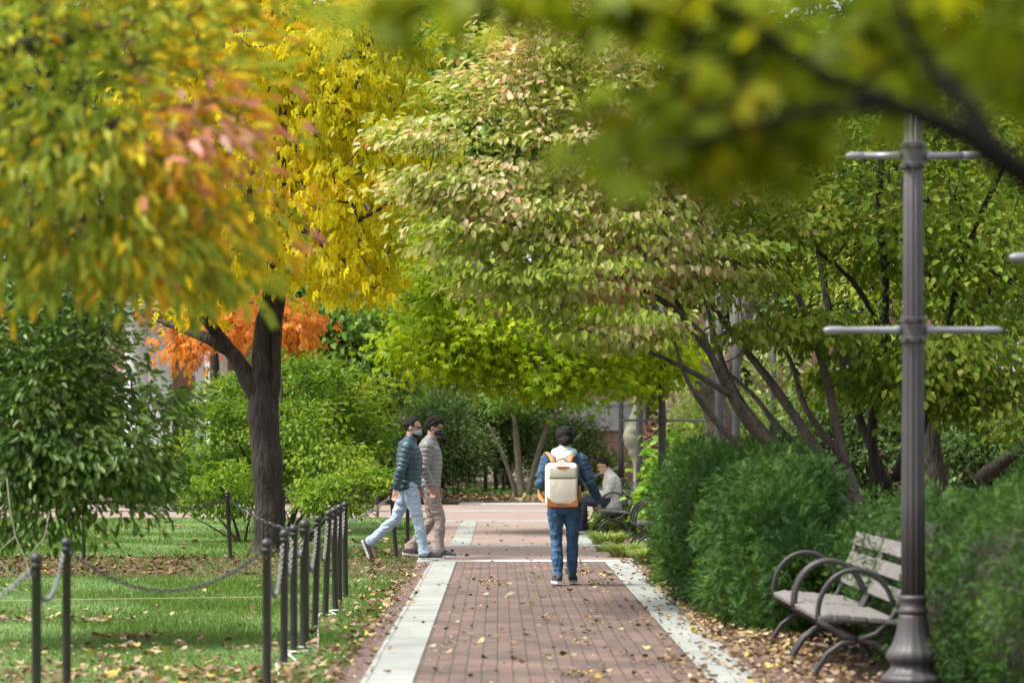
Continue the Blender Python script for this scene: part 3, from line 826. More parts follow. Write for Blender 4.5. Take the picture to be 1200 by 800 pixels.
tree('dogwood_tree', 'green dogwood with upright dark stems behind the tall lamp post', 'tree', (bx, Ye + .4, 0),
     [[(bx, Ye + .4, 0, .08), E_(1030, 600, .065), E_(1022, 500, .05), E_(1035, 420, .042), E_(1038, 330, .035), E_(1030, 240, .035), E_(1040, 120, .02)],
      [(bx + .2, Ye + .5, 0, .1), E_(1060, 590, .06), E_(1080, 500, .05), E_(1105, 430, .04), E_(1120, 340, .035), E_(1150, 250, .03), E_(1190, 170, .02)],
      [E_(1040, 570, .045), E_(1000, 470, .038, .5), E_(975, 380, .04, .8), E_(960, 300, .03, 1), E_(940, 220, .02, 1)],
      [E_(1050, 560, .05, .3), E_(1075, 470, .04, .8), E_(1070, 380, .04, 1), E_(1090, 280, .03, 1)],
      [E_(1040, 400, .03), E_(1000, 330, .025, -.3), E_(950, 290, .015, -.5), E_(900, 270, .01, -.6)]],
     [B(950, 385, 26.5, 70, 30, 26, 1.1), B(1060, 440, 27, 80, 40, 34, 1.2), B(930, 250, 27, 70, 55, 42, 1.3), B(1040, 260, 27.5, 80, 70, 48, 1.4), B(1160, 300, 27, 80, 90, 50, 1.4), B(1140, 420, 27, 70, 40, 30, 1.1), B(1000, 130, 27.5, 120, 70, 70, 1.5), B(1160, 140, 27, 90, 70, 50, 1.5), B(1130, 475, 27, 60, 26, 18, 1), B(985, 455, 28, 50, 24, 12, .8), B(880, 300, 26.5, 60, 40, 16, 1)],
     T_OVAL, M['bark_dark'], M['l_dogg'], seed=72, rs=.24, nl=40, L=.088, W=.72, droop=.45, upn=1.1, outw=.9, flat=.28, rtip=.004)
Yg = 33.0
def G_(px, py, r, dy=0): return A(px, py, r, Yg + dy)
bx = at(1110, 590, Yg).x
tree('dogwood_tree', 'dark stemmed dogwood at the right edge behind the clipped hedges', 'tree', (bx, Yg, 0),
     [[(bx, Yg, 0, .16), G_(1105, 590, .11), G_(1092, 520, .10), G_(1098, 470, .09), G_(1130, 400, .07), G_(1165, 350, .06), G_(1210, 300, .06)],
      [G_(1095, 480, .1), G_(1070, 420, .08), G_(1075, 330, .06), G_(1060, 240, .04), G_(1050, 160, .02)],
      [G_(1150, 560, .09), G_(1190, 530, .07, -1), G_(1230, 500, .05, -1)]],
     [B(1100, 370, Yg, 90, 60, 40, 1.4), B(1190, 250, Yg, 80, 90, 45, 1.5), B(1080, 200, Yg + 1, 110, 80, 50, 1.6), B(980, 330, Yg + 1.5, 70, 70, 34, 1.5), B(1190, 480, Yg, 40, 35, 14, 1)],
     T_OVAL, M['bark_dark'], M['l_dogg'], seed=73, rs=.24, nl=36, L=.09, W=.7, droop=.4, upn=1.1, outw=.9, flat=.3, rtip=.005)

# ------------------------------------------------------------------ near left foliage
def mag_b(P, rn, r): return rn * .95
Ym = 21.0
bx = at(-60, 700, Ym).x
tree('magnolia_tree', 'glossy dark green leaved tree at the left edge above the chain posts', 'tree', (bx, Ym, 0),
     [[(bx, Ym, 0, .12), A(-55, 600, .1, Ym), A(-40, 500, .09, Ym), A(-20, 420, .07, Ym), A(20, 350, .04, Ym), A(50, 300, .03, Ym)],
      [A(-40, 480, .05, Ym), A(20, 500, .035, Ym - .3), A(90, 520, .02, Ym - .5), A(150, 530, .012, Ym - .6)],
      [A(-30, 440, .05, Ym), A(60, 430, .03, Ym + .2), A(140, 440, .015, Ym + .3)],
      [A(-45, 520, .04, Ym), A(10, 560, .02, Ym - .3), A(60, 570, .012, Ym - .5), A(95, 600, .008, Ym - .5)]],
     [B(60, 400, Ym, 80, 60, 75, .9), B(60, 500, Ym, 85, 55, 80, .8), B(130, 540, Ym - .4, 65, 36, 46, .5), B(-20, 470, Ym, 80, 100, 60, .9), B(30, 570, Ym - .4, 60, 38, 36, .5), B(100, 455, Ym, 55, 45, 40, .7), B(185, 480, Ym, 36, 24, 12, .4), B(60, 345, Ym, 75, 36, 40, .8), B(180, 560, Ym - .3, 40, 30, 16, .4), B(165, 350, Ym, 30, 16, 5, .3), B(95, 605, Ym - .5, 18, 22, 7, .2), B(20, 620, Ym - .4, 30, 16, 6, .3)],
     T_OVAL, M['bark_grey'], M['l_mag'], seed=81, rs=.13, nl=26, L=.078, W=.52, droop=.35, upn=.7, outw=.8, flat=.8, rtip=.003, bias=mag_b)
def ash_b(P, rn, r):
    px = P[:, 0] / P[:, 1] * F + 585; py = 518 - (P[:, 2] - CH) / P[:, 1] * F
    edge = np.clip((px - 100 - .25 * np.abs(py - 170)) / 160, 0, 1)
    return rn * .72 + edge * .14 - .02 + .30 * np.exp(-((px - 250) / 85) ** 2 - ((py - 150) / 95) ** 2) + np.clip((py - 220) / 400, 0, .2) * (px < 200)
Yf = 10.5
bx = at(-420, 600, Yf).x
tree('ash_tree', 'near tree with drooping green orange and pink leaves filling the upper left corner', 'tree', (bx, Yf, 0),
     [[(bx, Yf, 0, .16), A(-420, 500, .14, Yf), A(-380, 300, .12, Yf), A(-300, 100, .1, Yf), A(-200, -80, .07, Yf)],
      [A(-390, 350, .07, Yf), A(-200, 250, .05, Yf), A(0, 200, .03, Yf), A(150, 140, .018, Yf - .2), A(250, 120, .008, Yf - .2)],
      [A(-350, 250, .06, Yf), A(-150, 100, .04, Yf), A(50, 50, .025, Yf), A(200, 20, .012, Yf)],
      [A(-380, 400, .05, Yf), A(-180, 330, .03, Yf + .2), A(20, 280, .016, Yf + .2), A(160, 240, .008, Yf + .2)]],
     [B(20, 60, Yf, 130, 95, 52, .8), B(150, 40, Yf, 120, 70, 44, .7), B(60, 215, Yf, 140, 95, 52, .7), B(185, 175, Yf - .1, 90, 80, 34, .6), B(255, 100, Yf - .2, 48, 40, 9, .35), B(195, 270, Yf, 85, 50, 22, .5), B(258, 245, Yf - .1, 46, 60, 10, .4), B(-150, 100, Yf, 120, 200, 60, .8), B(120, -70, Yf, 240, 60, 50, .8), B(310, -8, Yf, 75, 30, 14, .4), B(70, 290, Yf, 120, 30, 20, .5), B(285, 165, Yf, 36, 26, 3, .3), B(40, 330, Yf, 60, 14, 4, .3), B(150, 320, Yf, 50, 18, 4, .3), B(240, 330, Yf, 60, 16, 6, .3)],
     T_OVAL, M['bark_grey'], M['l_ash'], seed=82, rs=.11, nl=15, L=.095, W=.33, droop=.28, upn=.8, outw=.9, flat=.5, rtip=.0022, bias=ash_b)
# sweeping branch very near the lens, top right
Yn = 4.0
def N_(px, py, r, dy=0): return A(px, py, r, Yn + dy)
bx = at(2000, 600, 4.2).x
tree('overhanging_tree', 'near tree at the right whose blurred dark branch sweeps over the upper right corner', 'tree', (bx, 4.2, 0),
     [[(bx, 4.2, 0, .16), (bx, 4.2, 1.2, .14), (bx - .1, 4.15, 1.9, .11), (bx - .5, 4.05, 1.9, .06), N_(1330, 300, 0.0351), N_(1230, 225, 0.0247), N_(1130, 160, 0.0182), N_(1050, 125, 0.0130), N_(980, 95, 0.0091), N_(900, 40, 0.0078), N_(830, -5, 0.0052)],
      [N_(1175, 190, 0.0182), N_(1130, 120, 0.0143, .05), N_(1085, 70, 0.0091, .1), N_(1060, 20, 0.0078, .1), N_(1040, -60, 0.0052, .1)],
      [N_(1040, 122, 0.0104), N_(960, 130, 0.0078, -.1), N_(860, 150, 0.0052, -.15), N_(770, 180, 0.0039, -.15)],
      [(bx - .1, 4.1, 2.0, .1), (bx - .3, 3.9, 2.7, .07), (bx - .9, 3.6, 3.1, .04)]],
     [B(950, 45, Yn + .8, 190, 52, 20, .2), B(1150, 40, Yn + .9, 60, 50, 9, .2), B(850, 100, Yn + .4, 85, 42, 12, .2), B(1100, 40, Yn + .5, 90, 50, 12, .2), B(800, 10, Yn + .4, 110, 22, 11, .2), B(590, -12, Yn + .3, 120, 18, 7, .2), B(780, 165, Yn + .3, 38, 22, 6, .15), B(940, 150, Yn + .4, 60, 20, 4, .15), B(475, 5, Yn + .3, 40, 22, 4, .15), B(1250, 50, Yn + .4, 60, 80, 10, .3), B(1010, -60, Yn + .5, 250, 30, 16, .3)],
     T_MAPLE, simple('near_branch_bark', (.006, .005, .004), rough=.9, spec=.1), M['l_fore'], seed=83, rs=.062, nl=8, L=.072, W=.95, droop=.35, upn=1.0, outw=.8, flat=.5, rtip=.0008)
# bare sapling by the left edge
xs = at(38, 700, 20).x
rr = np.random.default_rng(4)
bm = bmesh.new()
def tw(pts, r): tube(bm, [Vector(p) - Vector((xs, 20, 0)) for p in pts], r, n=5)
def P_(px, py, dy=0): return at(px, py, 20 + dy)
tw([(xs, 20, 0), P_(40, 690), P_(30, 655), P_(18, 628), P_(12, 600), P_(8, 560)], [0.0072, 0.0066, 0.0060, 0.0048, 0.0036, 0.0024])
tw([P_(36, 680), P_(10, 670), P_(-15, 640)], [0.0048, 0.0036, 0.0024]); tw([P_(30, 655), P_(52, 630), P_(58, 600)], [0.0042, 0.0036, 0.0018])
tw([P_(40, 700), P_(15, 690), P_(-5, 688)], [0.0036, 0.0030, 0.0018]); tw([P_(18, 628), P_(5, 640), P_(-8, 650)], [0.0030, 0.0024, 0.0012])
so_ = obj('bare_sapling', bm, M['twig_pale'], None, smooth=True); so_.location = (xs, 20, 0)
tag(so_, 'pale leafless sapling beside the leftmost chain posts', 'sapling')

# ------------------------------------------------------------------ hedges and plants on the right
def hedge(name, label, cx, cy, hx, hy, h, n, seed, lumps=9, L=.11, nb=260):
    """shaggy yew: a dark solid core added to block light, and hundreds of little upswept boughs of needle sprigs over its surface"""
    r = np.random.default_rng(seed)
    root = empty(name, (cx, cy, 0), 0, label, 'hedge', 'yew hedges along the right side')
    lc = r.uniform(-1, 1, (lumps, 2)) * [hx * .85, hy * .9]; lr = r.uniform(.4, .8, lumps) * min(hx, hy); lh = r.uniform(-.05, .2, lumps) * h
    def surf(d, p=2.7):
        k = (np.abs(d[:, 0] / hx) ** p + np.abs(d[:, 1] / hy) ** p + np.abs(d[:, 2] / (h * .62)) ** p) ** (-1 / p)
        q = d * k[:, None]
        q[:, 2] += h * .42
        bump = .06 * np.sin(q[:, 0] * 4.1 + seed) + .07 * np.sin(q[:, 1] * 2.3 + q[:, 2] * 2.1 + seed) + .04 * np.sin(q[:, 2] * 7 + q[:, 1] * 3.7)
        for i in range(lumps):
            w_ = np.exp(-((q[:, 0] - lc[i, 0]) ** 2 + (q[:, 1] - lc[i, 1]) ** 2) / lr[i] ** 2)
            q[:, 2] += lh[i] * w_ * np.clip(q[:, 2] / h, 0, 1)
        return q, bump
    z0 = np.array([0, 0, h * .42])
    bm = bmesh.new()
    bmesh.ops.create_icosphere(bm, subdivisions=4, radius=1)
    dirs = unit(np.array([v.co[:] for v in bm.verts]))
    q, bu = surf(dirs)
    q = (q - z0) * (.80 + bu * .6)[:, None] + z0
    for v, c in zip(bm.verts, q): v.co = Vector((c[0], c[1], max(c[2], .02)))
    obj('twigs', bm, M['hedgecore'], root)  # added solid core that blocks light, dark in place of the inner twigs
    # boughs: clumps that stand proud of the surface by different amounts
    d = unit(r.normal(size=(nb, 3)) * [hx, hy, h * .62])
    qb, bub = surf(d)
    prou = r.uniform(-.20, .09, nb)
    qb = (qb - z0) * (1 + bub * .6)[:, None] + z0
    nnb = unit(d / np.array([hx, hy, h * .6]) ** 1.5)
    qb = qb + nnb * prou[:, None]
    j = r.integers(0, nb, n)
    m_ = n
    sp = .105
    off = r.normal(size=(m_, 3)) * sp
    nj = nnb[j]
    al = (off * nj).sum(1, keepdims=True)
    off = off - al * nj * .75                      # flattened along the surface
    rr_ = np.linalg.norm(off, axis=1)
    off = off - nj * (rr_ ** 2 * .9)[:, None]      # rounded bough
    q = qb[j] + off
    hue = r.random(nb)[j] * .5 + r.random(m_) * .5
    keep = q[:, 2] > .03
    q = q[keep]; nj = nj[keep]; of = off[keep]; hue = hue[keep]; m_ = len(q)
    bd = unit(r.normal(size=(nb, 3)))[j][keep]
    D = nj * .5 + unit(of) * .8 + bd * .35 + r.normal(size=(m_, 3)) * .45
    N = r.normal(size=(m_, 3)) * .6 + [0, 0, .8] + nj * .3
    L_ = L * r.uniform(.6, 1.3, m_)
    leaves('foliage', T_YEW, q, D, N, L_, L_ * 1.1, M['l_yew'], root, rnd=hue)
    return root
M['hedgecore'] = simple('hedge_dark_core', (.018, .022, .010), (.03, .025, .014), rough=.95, nscale=20)
hedge('yew_hedge', 'large rounded yew hedge beside the path left of the leaning dogwood stems', 2.27, 26.9, .62, 5.8, 1.30, 84000, 91, L=.078, nb=1300)
hedge('yew_hedge', 'low shaggy yew hedge directly behind the near pair of benches', 3.12, 20.2, .62, 2.2, .96, 32000, 92, L=.062, nb=560)
hedge('yew_hedge', 'yew hedge filling the lower right corner beside the tall lamp post', 3.36, 16.4, .74, 1.5, 1.12, 32000, 93, L=.055, nb=560)
hedge('yew_hedge', 'small tuft of yew reaching round the near end of the bench behind the lamp post', 2.72, 17.35, .30, .34, .60, 3600, 95, lumps=4, L=.055, nb=40)
hedge('yew_hedge', 'yew hedge in the shade behind the tall lamp post', 4.5, 21.3, .8, 2.3, 1.22, 20000, 94, L=.08, nb=400)
def tuft(label, px, py, hpx, n, seed, wpx=30):
    p = gnd(px, py); k = F / p.y; r = np.random.default_rng(seed)
    a = r.random(n) * 6.28; q = r.random(n) ** .7
    s = wpx / k
    P = np.stack([q * np.cos(a) * s * .35, q * np.sin(a) * s * .35, np.zeros(n)], 1)
    root = empty('sedge_clump', (p.x, p.y, 0), 0, label, 'grass clump', 'sedge clumps at the bend of the path')
    # arching blades: two segments each
    out = np.stack([np.cos(a), np.sin(a), np.zeros(n)], 1) + r.normal(size=(n, 3)) * .25
    out[:, 2] = 0
    V = []; h = hpx / k
    L1 = h * r.uniform(.7, 1.1, n)
    D1 = unit(out * .45 + [0, 0, 1]); N1 = out - [0, 0, .45]
    leaves('blades', T_GB, P, D1, N1, L1 * 1.25, .011 * p.y / 40 * 1.6, M['l_sedge'], root)
V_ = [(0, -.5, 0), (0, .5, 0), (.5, .5, .05), (.5, -.5, .05), (.85, .4, .26), (.85, -.4, .26), (1.02, .05, .5), (1.02, -.05, .5)]
T_GB = Tq(V_, [(0, 1, 2, 3), (3, 2, 4, 5), (5, 4, 6, 7)])
tuft('pale green sedge clump in front of the seated man', 712, 640, 17, 420, 101, 46)
tuft('bright sedge clump right of the woman at the bend of the path', 735, 655, 20, 480, 102, 50)
tuft('dark green sedge clump beside the far small bench', 762, 660, 18, 500, 103, 50)
tuft('sedge clump under the bench of the seated man', 722, 622, 13, 300, 104, 36)
tuft('low sedge clump at the corner of the paving', 714, 648, 10, 240, 105, 40)
for i, (px, Y, top, rx, lb, sd_) in enumerate([(800, 50, 500, 32, 'tall broad leaved plant with bright leaves right of the dark fluted post', 111), (790, 52, 510, 22, 'broad leaved plant between the two fluted lamp posts', 112), (815, 46, 535, 30, 'broad leaved plant just above the large hedge', 113), (728, 48.5, 592, 10, 'small broad leaved plant at the end of the seated man bench', 114), (790, 43, 560, 26, 'leafy plant growing against the left end of the large hedge', 115), (772, 46, 575, 16, 'leafy plant behind the lamp post base', 116)]):
    shrub('broad_leaved_plant', lb, px, Y, top, rx, M['l_plant'], n=34, nl=16, L=.17, W=.8, seed=sd_, group='broad leaved plants in the bed', cat='plant', rs=.2, droop=.25, upn=1.2)

# ------------------------------------------------------------------ grass and fallen leaves
def lawnkeep(P, r):
    # worn thin spots
    v = np.sin(P[:, 0] * 3.1) * np.sin(P[:, 1] * 1.3) + .5 * np.sin(P[:, 0] * 7 + P[:, 1] * 2.2)
    bare = (P[:, 1] < 20.5) | (P[:, 1] > 30.3)
    return r.random(len(P)) > np.where(bare, .55, .12) + .15 * (v > .6)
blades('grass', 'green lawn grass around the chain posts', [(-6, LX + .03, 15, 22, 80000), (-7, LX + .03, 22, 31.3, 90000)], M['l_grass'], L=(.03, .07), W=.006, seed=121, keep=lawnkeep)
blades('grass', 'bright lawn grass on the far side of the dirt strip', [(-12, LX - .35, 36.9, 46, 60000), (-14, LX - .4, 46, 55.4, 26000)], M['l_grass'], L=(.03, .06), W=.007, seed=122)
blades('grass', 'thin grass and weeds on the dirt strip between lawns', [(-9, LX + .02, 31.3, 36.9, 12000)], M['l_grass'], L=(.03, .06), W=.006, seed=123)
ground_leaves('leaf_litter', 'yellow and brown fallen leaves strewn over the near lawn', [
    (-4.6, LX, 15, 18.4, 2100, 'u'), (-4.8, LX, 18.4, 20.5, 420, 'u'), (-5, LX, 20, 24, 150, 'c'), (-5.2, LX, 20.5, 25, 90, 'u'), (-1.6, LX, 15.5, 33, 480, 'r'), (-5.6, LX, 26, 31, 40, 'u'),
    (-5, -1.2, 24, 24.6, 40, 'c')], M['l_litter'], L=(.035, .08), z=.045, seed=131, zj=.03)
ground_leaves('leaf_litter', 'brown fallen leaves covering the dirt strip by the yellow tree', [(-8, LX - .1, 31.4, 37.3, 1300, 'u'), (-8, -3.6, 31.4, 36.5, 1400, 'u')], M['l_brown'], L=(.045, .09), z=.02, seed=132, zj=.02)
ground_leaves('leaf_litter', 'fallen leaves scattered over the far lawn', [(-12, -1.5, 37.5, 55, 170, 'u'), (-3.5, -1, 36.8, 42, 120, 'u')], M['l_litter'], L=(.07, .13), z=.06, seed=133)
ground_leaves('leaf_litter', 'fallen leaves scattered over the brick path', [
    (-.53, 1.3, 15.5, 22, 130, 'u'), (-.53, 1.3, 22, 35, 150, 'u'), (.3, 1.62, 17, 26, 230, 'r'), (-.5, 1.3, 16, 34, 160, 'c'), (-1.0, -.8, 15.5, 35, 330, 'l'), (-.85, -.53, 16, 34, 16, 'u'), (-.3, 1.3, 16, 21, 90, 'c'),
    (.6, 1.3, 31, 32.5, 60, 'c'), (1.3, 1.7, 17, 34, 300, 'r'), (-.9, 1.9, 35.4, 52, 160, 'u')], M['l_litter'], L=(.03, .07), z=.042, seed=134, zj=.008)
ground_leaves('leaf_litter', 'thick drift of tan fallen leaves under the benches and hedge', [
    (1.55, 2.75, 15.5, 31, 2300, 'u'), (1.55, 2.1, 17, 33, 500, 'r'), (1.6, 2.3, 18, 26, 800, 'c'), (1.5, 2.2, 34, 43, 300, 'u')], M['l_litter'], L=(.035, .075), z=.036, seed=135, zj=.05)
ground_leaves('leaf_litter', 'single yellow leaves lying on top of the hedges', [(3.2, 4.3, 15.5, 17, 14, 'u')], M['l_litter'], L=(.04, .07), z=1.2, seed=136, zj=.08)
# ------------------------------------------------------------------ lamp posts
def lamp_post(x, y, label, H=4.6, arms=((2.21, .57),), armang=0.0, sc=1.0, dark=False, arm_mat=None):
    root = empty('lamp_post', (x, y, 0), 0, label, 'lamp post', 'fluted metal lamp posts')
    mt = M['iron'] if dark else M['lampiron']
    bm = bmesh.new()
    prof = [(.185, 0), (.185, .09), (.19, .10), (.19, .125), (.172, .14), (.155, .15), (.135, .17), (.128, .185), (.135, .20), (.152, .215), (.158, .235), (.15, .26), (.13, .285), (.112, .32), (.098, .36), (.088, .41), (.082, .45)]
    pr = smooth_path([(a, b_ * 1.12) for a, b_ in prof], 2)
    lathe(bm, [(p[0] * sc, p[1]) for p in pr], 48, flute=16, famp=.05)
    obj('base', bm, mt, root, smooth=True)
    bm = bmesh.new()
    lathe(bm, [(.075, .506), (.085, .512), (.088, .525), (.08, .54), (.074, .55), (.074, .58), (.082, .59), (.082, .605), (.07, .615)], 32)
    obj('collar', bm, mt, root, smooth=True)
    bm = bmesh.new()
    lathe(bm, [(.070 * sc, .616), (.068 * sc, 1.2), (.060 * sc, 2.4), (.052 * sc, H - .7)], 96, flute=12, famp=.11)
    o = obj('shaft', bm, mt, root, smooth=True)
    for (z, hl) in arms:
        bm = bmesh.new()
        lathe(bm, [(.066, z - .075), (.074, z - .07), (.074, z - .045), (.068, z - .04), (.068, z + .04), (.074, z + .045), (.074, z + .07), (.066, z + .075)], 24)
        for s in (-1, 1):
            for zz in (-.055, .055): tube(bm, [(.05 * s, -.085, z + zz), (.05 * s, -.06, z + zz)], .012, n=8)
        obj('clamp', bm, mt, root)
        for s in (-1, 1):
            bm = bmesh.new()
            ca, sa = math.cos(armang), math.sin(armang)
            prof_ = [(.07, .026), (.1, .026), (.12, .021), (.3, .020), (hl - .12, .018), (hl - .10, .022), (hl - .04, .022), (hl - .02, .017), (hl, .010)]
            tube(bm, [(s * d * ca, s * d * sa, z) for d, _ in prof_], [q for _, q in prof_], n=12)
            obj('banner_arm', bm, arm_mat or M['armiron'], root, smooth=True)
    # lantern
    bm = bmesh.new()
    z = H - .72
    lathe(bm, [(.05, z), (.09, z + .03), (.05, z + .06), (.05, z + .10), (.12, z + .16), (.13, z + .18)], 24)
    lathe(bm, [(.21, z + .60), (.20, z + .63), (.12, z + .70), (.05, z + .74), (.03, z + .80), (.035, z + .83), (.0, z + .88)], 24, cap=False)
    for k in range(6):
        a = k * PI / 3
        tube(bm, [(.13 * math.cos(a), .13 * math.sin(a), z + .17), (.20 * math.cos(a), .20 * math.sin(a), z + .61)], .009, n=6)
    lan = obj('lantern', bm, mt, root)
    bm = bmesh.new()
    lathe(bm, [(.12, z + .18), (.19, z + .60)], 6)
    obj('lantern_glass', bm, M['lampglass'], lan)
    return root
p = at(1070, 800, 16.5)
lamp_post(p.x, p.y, 'tall grey lamp post with two pairs of banner arms beside the near benches', arms=((2.15, .52), (3.16, .39)))
lamp_post(2.66, 54, 'grey lamp post just right of the seated man with its flared base showing', H=5.0, arms=())
lamp_post(2.75, 48, 'dark lamp post with one long pair of arms above the large hedge', H=5.0, arms=((1.87, .72),), dark=True, arm_mat=M['armiron'])
lamp_post(3.0, 70, 'dark slim post left of the pale bulging trunk', H=5.5, arms=(), dark=True)
lamp_post(3.17, 41, 'fluted post left of a closely spaced pair behind the leaning dogwood stem', H=4.8, arms=())
lamp_post(3.68, 44.2, 'fluted post right of a closely spaced pair behind the leaning dogwood stem', H=4.8, arms=())
lamp_post(5.4, 56, 'thin dark post seen through the dogwood branches', H=5.0, arms=(), dark=True)
lamp_post(3.08, 14, 'lamp post just outside the right edge with the tip of one grey arm showing', arms=((2.41, .57),))

# ------------------------------------------------------------------ chain posts and chains
def chain_post(x, y, h, label, lean=(0, 0), r=.026, group='black chain posts'):
    root = empty('chain_post', (x, y, 0), 0, label, 'post', group)
    root.rotation_euler = (lean[1], lean[0], 0)
    bm = bmesh.new()
    lathe(bm, [(r * 1.02, -.02), (r, .02), (r, h - .05), (r * 1.18, h - .048), (r * 1.18, h - .03), (r, h - .028), (r * .8, h - .02)], 20)
    obj('pole', bm, M['iron'], root, smooth=True)
    bm = bmesh.new()
    ellipsoid(bm, (0, 0, h - .002), (r * 1.32, r * 1.32, r * 1.2), seg=18, rings=12)
    obj('ball_finial', bm, M['iron'], root, smooth=True)
    bm = bmesh.new()
    tube(bm, [(0, -r - .001, h - .07), (.0, -r - .022, h - .075), (.0, -r - .025, h - .095), (0, -r - .001, h - .10)], .005, n=6)
    obj('chain_eye', bm, M['iron'], root)
    return root
def chain(a, b_, sag, label, mat='chain', link=.052, w=.017, wire=.0055, group='chains between the posts'):
    a = Vector(a); b_ = Vector(b_)
    N0 = 200
    pts = [a.lerp(b_, i / N0) - Vector((0, 0, 4 * sag * (i / N0) * (1 - i / N0))) for i in range(N0 + 1)]
    cum = [0]
    for i in range(N0): cum.append(cum[-1] + (pts[i + 1] - pts[i]).length)
    tot = cum[-1]
    n = max(4, int(tot / (link * .74)))
    bm = bmesh.new()
    tmpl = []
    for k in range(12):
        th = 2 * PI * k / 12
        x = math.cos(th) * (link / 2 - wire); y = math.sin(th) * (w - wire)
        x += math.copysign(.0, x)
        tmpl.append((x, y))
    for q in range(n):
        s = (q + .5) / n * tot
        i = min(max(np.searchsorted(cum, s) - 1, 0), N0 - 1)
        u = (s - cum[i]) / (cum[i + 1] - cum[i])
        p = pts[i].lerp(pts[i + 1], u); t_ = (pts[i + 1] - pts[i]).normalized()
        up = Vector((0, 0, 1)); sd_ = t_.cross(up)
        if sd_.length < .05: sd_ = Vector((1, 0, 0))
        sd_.normalize(); nn_ = sd_.cross(t_)
        ang = (PI / 4 if q % 2 else -PI / 4)
        v = sd_ * math.cos(ang) + nn_ * math.sin(ang); w2 = t_.cross(v)
        ring = []
        for (x, y) in tmpl:
            c = p + t_ * x + v * y
            rad_dir = (t_ * x + v * y).normalized()
            ring.append([bm.verts.new(c + rad_dir * wire * math.cos(f) + w2 * wire * math.sin(f)) for f in (0, 1.2566, 2.513, 3.77, 5.0265)])
        for k in range(12):
            for f in range(5):
                bm.faces.new((ring[k][f], ring[(k + 1) % 12][f], ring[(k + 1) % 12][(f + 1) % 5], ring[k][(f + 1) % 5]))
    mid = (a + b_) / 2
    bmesh.ops.translate(bm, vec=-mid, verts=bm.verts)
    o = obj('chain', bm, M[mat], None, smooth=True, loc=mid)
    return tag(o, label, 'chain', group)
row = [(-1.38, 16.9, .9, 0, 'nearest black post of the row beside the path'),
       (-1.416, 18.7, .9, .005, 'second post of the row from the camera beside the path'),
       (-1.43, 19.8, .9, 0, 'third post of the row from the camera beside the path'),
       (-1.385, 20.25, .915, 0, 'thickest post of the row with a white cord round its foot'),
       (-1.447, 22.3, .9, .03, 'fifth post of the row from the camera leaning slightly towards the path'),
       (-1.47, 24.0, .9, .035, 'sixth post of the row from the camera leaning towards the path'),
       (-1.42, 24.65, .91, -.012, 'seventh post of the row from the camera, left of the two close together'),
       (-1.45, 25.8, .91, 0, 'eighth post of the row from the camera, partly hidden by its neighbour'),
       (-1.46, 27.0, .91, -.003, 'farthest post of the row beside the path')]
tops = []
for i, (x, y, h, ln, lb) in enumerate(row):
    chain_post(x, y, h, lb, (ln, 0), r=.033 if i == 3 else .026)
    tops.append(Vector((x + math.sin(ln) * h, y, h - .06)))
names = ['first', 'second', 'third', 'fourth', 'fifth', 'sixth', 'seventh', 'last']
for i in range(8):
    d = (tops[i + 1] - tops[i]).length
    chain(tops[i] + Vector((.004, 0, 0)), tops[i + 1] + Vector((-.012, 0, 0)), .30 if d > 1.5 else .24 if d > .8 else .15,
          '%s sagging chain of the post row beside the path counted from the camera' % names[i], 'chain')
pa = (-2.57, 16.9); pb = (-2.44, 15.0)
chain_post(pa[0], pa[1], .905, 'right one of two near posts at the left edge on the lawn')
chain_post(pb[0], pb[1], .89, 'leftmost near post standing at the left edge of the lawn')
chain((pa[0] + .03, 16.87, .85), (-1.41, 16.87, .85), .23, 'long sagging chain across the near lawn', 'iron')
chain((pb[0] - .03, 15.0, .83), (pa[0] - .02, 16.9, .85), .22, 'short chain hanging between the two near posts at the left edge', 'chain')
chain((pb[0] - .03, 15.0, .83), (-3.3, 14.8, .88), .24, 'chain running out of the left edge of the view', 'chain')
p270 = (-3.42, 36.2); p86 = (-5.2, 35.6)
chain_post(p270[0], p270[1], .86, 'far post just left of the yellow tree trunk', (-.045, 0), group='far chain posts')
chain_post(p86[0], p86[1], .9, 'far post hidden by the glossy leaves at the left', group='far chain posts')
chain_post(-1.32, 36.6, .9, 'far post leaning behind the teal jacket man', (-.08, 0), group='far chain posts')
chain_post(-1.2, 37.3, .9, 'far post between the legs of the two men', group='far chain posts')
chain((p86[0], p86[1], .85), (p270[0] - .03, p270[1], .78), .17, 'thin dark chain above the far lawn left of the trunk', 'blackchain', link=.075, w=.026, wire=.007)
chain((p270[0] - .03, p270[1], .78), (-1.39, 36.6, .8), .42, 'thin chain passing in front of the yellow tree trunk', 'chain', link=.075, w=.026, wire=.007)
chain_post(-2.39, 55.9, .45, 'short stake at the far edge of the lawn', group='far chain posts')
q1 = at(569, 584, 75); q1z = CH - (533 - 518) / F * 75
chain_post(q1.x, 75, q1z, 'distant chain post in the planted bed', r=.05, group='far chain posts')
chain((q1.x, 75, q1z - .08), (3.4, 75.5, .95), .5, 'distant chain in front of the dark shrubs', 'chain', link=.12, w=.04, wire=.012)
